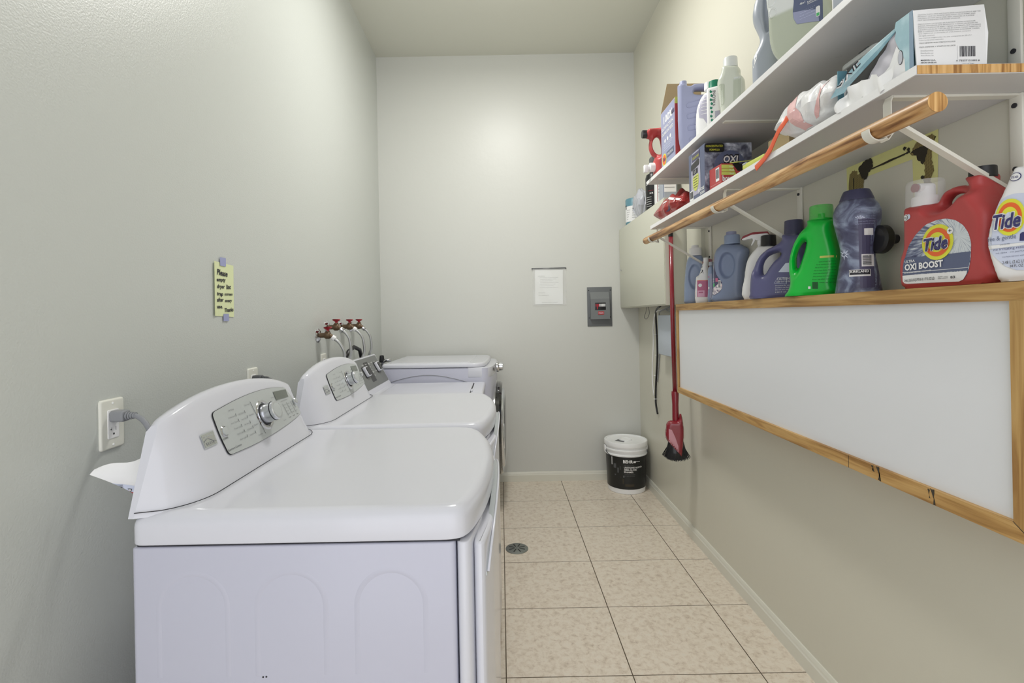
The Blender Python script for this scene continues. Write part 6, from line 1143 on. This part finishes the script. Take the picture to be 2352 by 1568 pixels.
# front face: teal edge strip, perforated white zone, opening, lid flap
P = Print((X0, 0, MZ), (0, -1, 0), (0, 0, 1), (-1, 0, 0), eps=.0004); fz = lambda pts: [(-y, z - MZ) for y, z in pts]
zz = [(.957 + (.003 if k % 2 else 0), 1.822 - .010 * k) for k in range(5)]
P.poly(fz([(Y0, MZ), (Y0, ZT)] + zz + [(.952, 1.77), (.938, 1.74), (.936, MZ)]), 'teal', 2, 'side_panel'); P.poly(fz([(Y0, MZ + .0), (Y0 + .010, MZ), (Y0 + .008, ZT), (Y0, ZT)]), 'teal_edge', 3, 'side_panel')
P.poly(fz([(.957, 1.775), (.938, 1.745), (.934, MZ), (1.10, MZ), (1.085, 1.722), (1.01, 1.728), (.975, 1.745)]), 'offwhite', 1, 'side_panel')
P.poly([(-.947 + .006 * math.cos(a), 1.748 - MZ + .014 * math.sin(a)) for a in np.linspace(0, 2 * PI, 18)[:-1]], 'gap', 3, 'window'); P.poly([(-.947 + .0052 * math.cos(a), 1.748 - MZ + .0128 * math.sin(a)) for a in np.linspace(0, 2 * PI, 18)[:-1]], 'grey_bag', 4, 'window')
P.poly(fz([(1.065, MZ + .014), (1.058, MZ + .026), (1.045, MZ + .030), (1.030, MZ + .022)]), 'teal_dark', 2, 'side_panel'); P.text('12', -1.050, .009, .018, .010, 'ink', 3); P.text('large bags', -1.075, .006, .022, .004, 'ink', 3)
P.build(t, L)
G().use('black').box(X0 + .012, X0 + .014, .955, 1.11, MZ + .004, ZT - .014).build('interior_shade', t, smooth=None, loc=L)  # black sheet standing in for the shade inside the torn box
FLP = [(X0 + .002, .948, 1.812), (X0 - .002, 1.005, 1.782), (X0 - .006, 1.075, 1.757), (X0 - .010, 1.090, 1.745), (X0 - .022, 1.118, 1.744), (X0 - .022, 1.092, 1.762), (X0 - .012, 1.050, 1.790), (X0 + .000, 1.000, 1.808), (X0 + .010, .955, 1.821)]
fl_ = G().use('teal').prism(FLP, (.0012, 0, .0008)).build('lid_flap', t, smooth=None, loc=L)
tr_ = bvh([Vector(v) for v in FLP], [tuple(range(len(FLP)))])
P = Print((X0 - .02, 1.098, 1.748), Vector((0, -.90, .42)).normalized(), Vector((.0, .42, .90)).normalized(), (-1, 0, 0), tree=tr_, eps=.0012); P.text('OXIE', .004, .006, .070, .022, 'white', 1, bold=.03, shear=.2); P.text('OXIE', .006, .007, .066, .019, 'ink', 2, bold=0, shear=.2)
P.build(fl_)
def crumple(pts, x, amp, seed, m_, nm, lean=0.0, step=.006):
    V2, Fc = fill([(-y, z) for y, z in pts], step); rd_ = random.Random(seed); ph = [(rd_.uniform(30, 160), rd_.uniform(30, 160), rd_.uniform(0, 6)) for _ in range(6)]
    V = [(x + amp * sum(math.sin(p1 * a_ + p2 * b_ + p3) for p1, p2, p3 in ph) / 3 - lean * (1.80 - b_), -a_, b_) for a_, b_ in V2]
    return G().use(m_).add(V, Fc).build(nm, t, smooth=180, fix=False, loc=L)
crumple([(.970, 1.812), (.953, 1.808), (.954, 1.782), (.960, 1.754), (.985, 1.722), (1.045, 1.722), (1.050, 1.745), (1.033, 1.752), (1.006, 1.778), (.977, 1.797)], .7905, .0015, 4, 'inner_bag', 'inner_bag')
crumple([(.982, 1.727), (.965, 1.733), (.942, 1.737), (.955, 1.722), (.960, 1.699), (.987, 1.688), (1.009, 1.690), (1.028, 1.706), (1.063, 1.708), (1.096, 1.702), (1.112, 1.712), (1.100, 1.735), (1.068, 1.748), (1.032, 1.745), (1.012, 1.738), (1.007, 1.745), (.986, 1.735)], .775, .0045, 9, 'white', 'torn_edge', .02)
P = Print((X0 + .003, Y0 - .0012, MZ), (1, 0, 0), (0, 0, 1), (0, -1, 0), eps=.0004)
lines = ['CAUTION: PLASTIC WRAP AND PLASTIC BAGS CAN BE DANGEROUS. KEEP THIS', 'PRODUCT AND ALL PLASTIC BAGS AWAY FROM BABIES AND', 'CHILDREN. DO NOT USE IN CRIBS, BEDS, CARRIAGES OR PLAYPENS', 'NOT RECOMMENDED FOR FOOD STORAGE.', '', 'PRECAUCION: LAS BOLSAS DE PLASTICO PUEDEN OCASIONAR', 'ASFIXIA. MANTENGA ESTE PRODUCTO Y TODAS LAS BOLSAS DE', 'PLASTICO ALEJADAS DE BEBES Y NINOS. NO PERMITA QUE LOS NINOS', 'JUEGUEN CON ELLAS Y NO LAS USE EN CUNAS, CAMAS, CARRITOS DE', 'BEBE O CORRALES. NO SE RECOMIENDA PARA ALMACENAR COMIDA.']
wd = [.118, .108, .106, .080, 0, .108, .112, .118, .118, .116]
for k, (st, w_) in enumerate(zip(lines, wd)):
    if st: P.text(st, .004, .1035 - .00355 * k, w_, .0020, 'inkgrey', 1, rot=.045)
for k, (st, w_) in enumerate((('are registered trademarks of a US limited company', .098), ('All rights reserved.', .030), ('son marcas registradas de una compania en EE.UU.', .100), ('Todos los derechos reservados', .046))): P.text(st, .005, .0680 - .0042 * k, w_, .0019, 'inkgrey', 1, rot=.045)
P.text('FLEX DEFENSE AND STRETCH N LOCK', .006, .0500, .068, .0022, 'ink', 1, rot=.04); P.text('FLEX DEFENSE Y STRETCH N LOCK', .006, .0425, .068, .0022, 'ink', 1, rot=.04)
for k, st in enumerate(('Distributed by', 'Distribuido por', 'Grand Prairie, TX')): P.text(st, .008, .0360 - .0045 * k, .024, .0021, 'inkgrey', 1)
P.text('MADE IN U.S.A.', .008, .0180, .028, .0024, 'ink', 1, bold=.02); P.text('HECHO EN EE.UU.', .008, .0135, .030, .0024, 'ink', 1, bold=.02); P.text('For patents, see', .008, .0085, .024, .0021, 'inkgrey', 1); P.text('Para patentes, ver', .008, .0045, .027, .0021, 'inkgrey', 1)
P.barcode(.077, .019, .114, .047, 1); P.text('0 73257 01490 8', .074, .0155, .044, .0030, 'ink', 2); P.text('box of bags', .086, .0110, .022, .002, 'inkgrey', 2)
P.build(t, L)
# ---------------------------------------------------------------- on top of the beige cabinet
CZ = 1.9053
t = thing('wipes_canister', 'teal and white canister at the far corner on the beige cabinet', 'canister', (.990, 3.560, CZ)); g = G().use('teal_dark').lathe([(.060, 0), (.062, .004), (.062, .185), (.058, .192), (.001, .193)], 36); tr_ = bvh(g.V, g.F); g.build('body', t, smooth=40)
g = G().use('white').lathe([(.0626, .022), (.0626, .135)], 36, cap=False); g.build('label', t, smooth=180, fix=False); P = Print(tree=tr_, eps=.0012); P.U = Vector((.9, -.43, 0)); P.N = Vector((-.43, -.9, 0))
for k in range(5): P.rect(-.045, .105 - .016 * k, -.018 - .004 * k, .107 - .016 * k, 'inkgrey', 2, 'lettering'); P.rect(-.005, .110 - .015 * k, .035 - .004 * k, .112 - .015 * k, 'inkgrey', 2, 'lettering')
P.rect(-.058, .115, -.048, .145, 'ink', 2); P.rect(.020, .034, .032, .046, 'ink', 2); P.build(t)
t = thing('grey_bag', 'crumpled grey plastic bag between the teal canister and the black bottle', 'bag', (.985, 3.345, CZ)); pg = pillow(0, 0, .05, .12, .20, .10, 31, .016, 28, 28, 4.5); G().use('grey_bag').add([(x * (.55 + 4.5 * z), y * (.5 + 5 * z), z * 1.75) for x, y, z in pg.V], pg.F).build('bag', t, smooth=180)
t = thing('spray_bottle', 'black cylindrical bottle with white 500 print on the beige cabinet', 'bottle', (.985, 3.09, CZ)); g = G().use('black').lathe([(.045, 0), (.049, .005), (.050, .210), (.044, .232), (.024, .245), (.022, .262), (.001, .264)], 36); tr_ = bvh(g.V, g.F); g.build('body', t, smooth=40)
G().use('charcoal').rslab(roundpoly([(-.020, -.026), (.026, -.026), (.026, .026), (-.020, .026)], .008, 3), .262, .350, .014, .004).build('cap', t)
P = Print(tree=tr_, eps=.001); P.U = Vector((.9, -.43, 0)); P.N = Vector((-.43, -.9, 0)); P.text('500', -.042, .165, .050, .022, 'white', 1, bold=.03); P.text('xa', -.020, .105, .024, .014, 'white', 1); P.rect(-.03, .125, .02, .127, 'dark_red', 1)
for k in range(5): P.rect(-.040, .085 - .014 * k, -.008, .087 - .014 * k, 'white', 1, 'lettering')
P.build(t)
for (y, x, w_, m_, lab) in ((2.93, .975, .030, 'offwhite', 'narrow white carton with red stripe beside the black bottle'), (2.83, .985, .040, 'grey_blue', 'pale see-through bottle at the near end of the beige cabinet top')):
    t = thing('cleaner_bottle', lab, 'bottle', (x, y, CZ)); g = G().use(m_).rslab(rrect(-w_, -w_, w_, w_, .008, 3), 0, .20, .01, .003); tr_ = bvh(g.V, g.F); g.build('body', t); P = Print(tree=tr_, eps=.0006)
    P.rect(-w_ + .004, .05, w_ - .008, .18, 'white', 1); P.rect(-w_ + .001, .02, -w_ + .003, .19, 'dark_red' if m_ == 'offwhite' else 'slate', 1)
    for k in range(6): P.rect(-w_ + .006, .165 - .018 * k, w_ * .6, .168 - .018 * k, 'inkgrey', 2, 'lettering')
    P.build(t); cap(t, 0, .198, .225, w_ * .6, 'offwhite')
# ceiling lamp, above the frame
t = thing('ceiling_lamp', 'round flush ceiling lamp above the frame', 'lamp', (.18, 2.15, ZC)); G().use('white').lathe([(.16, -.02), (.17, -.001)], 40, cap=True).build('base', t);
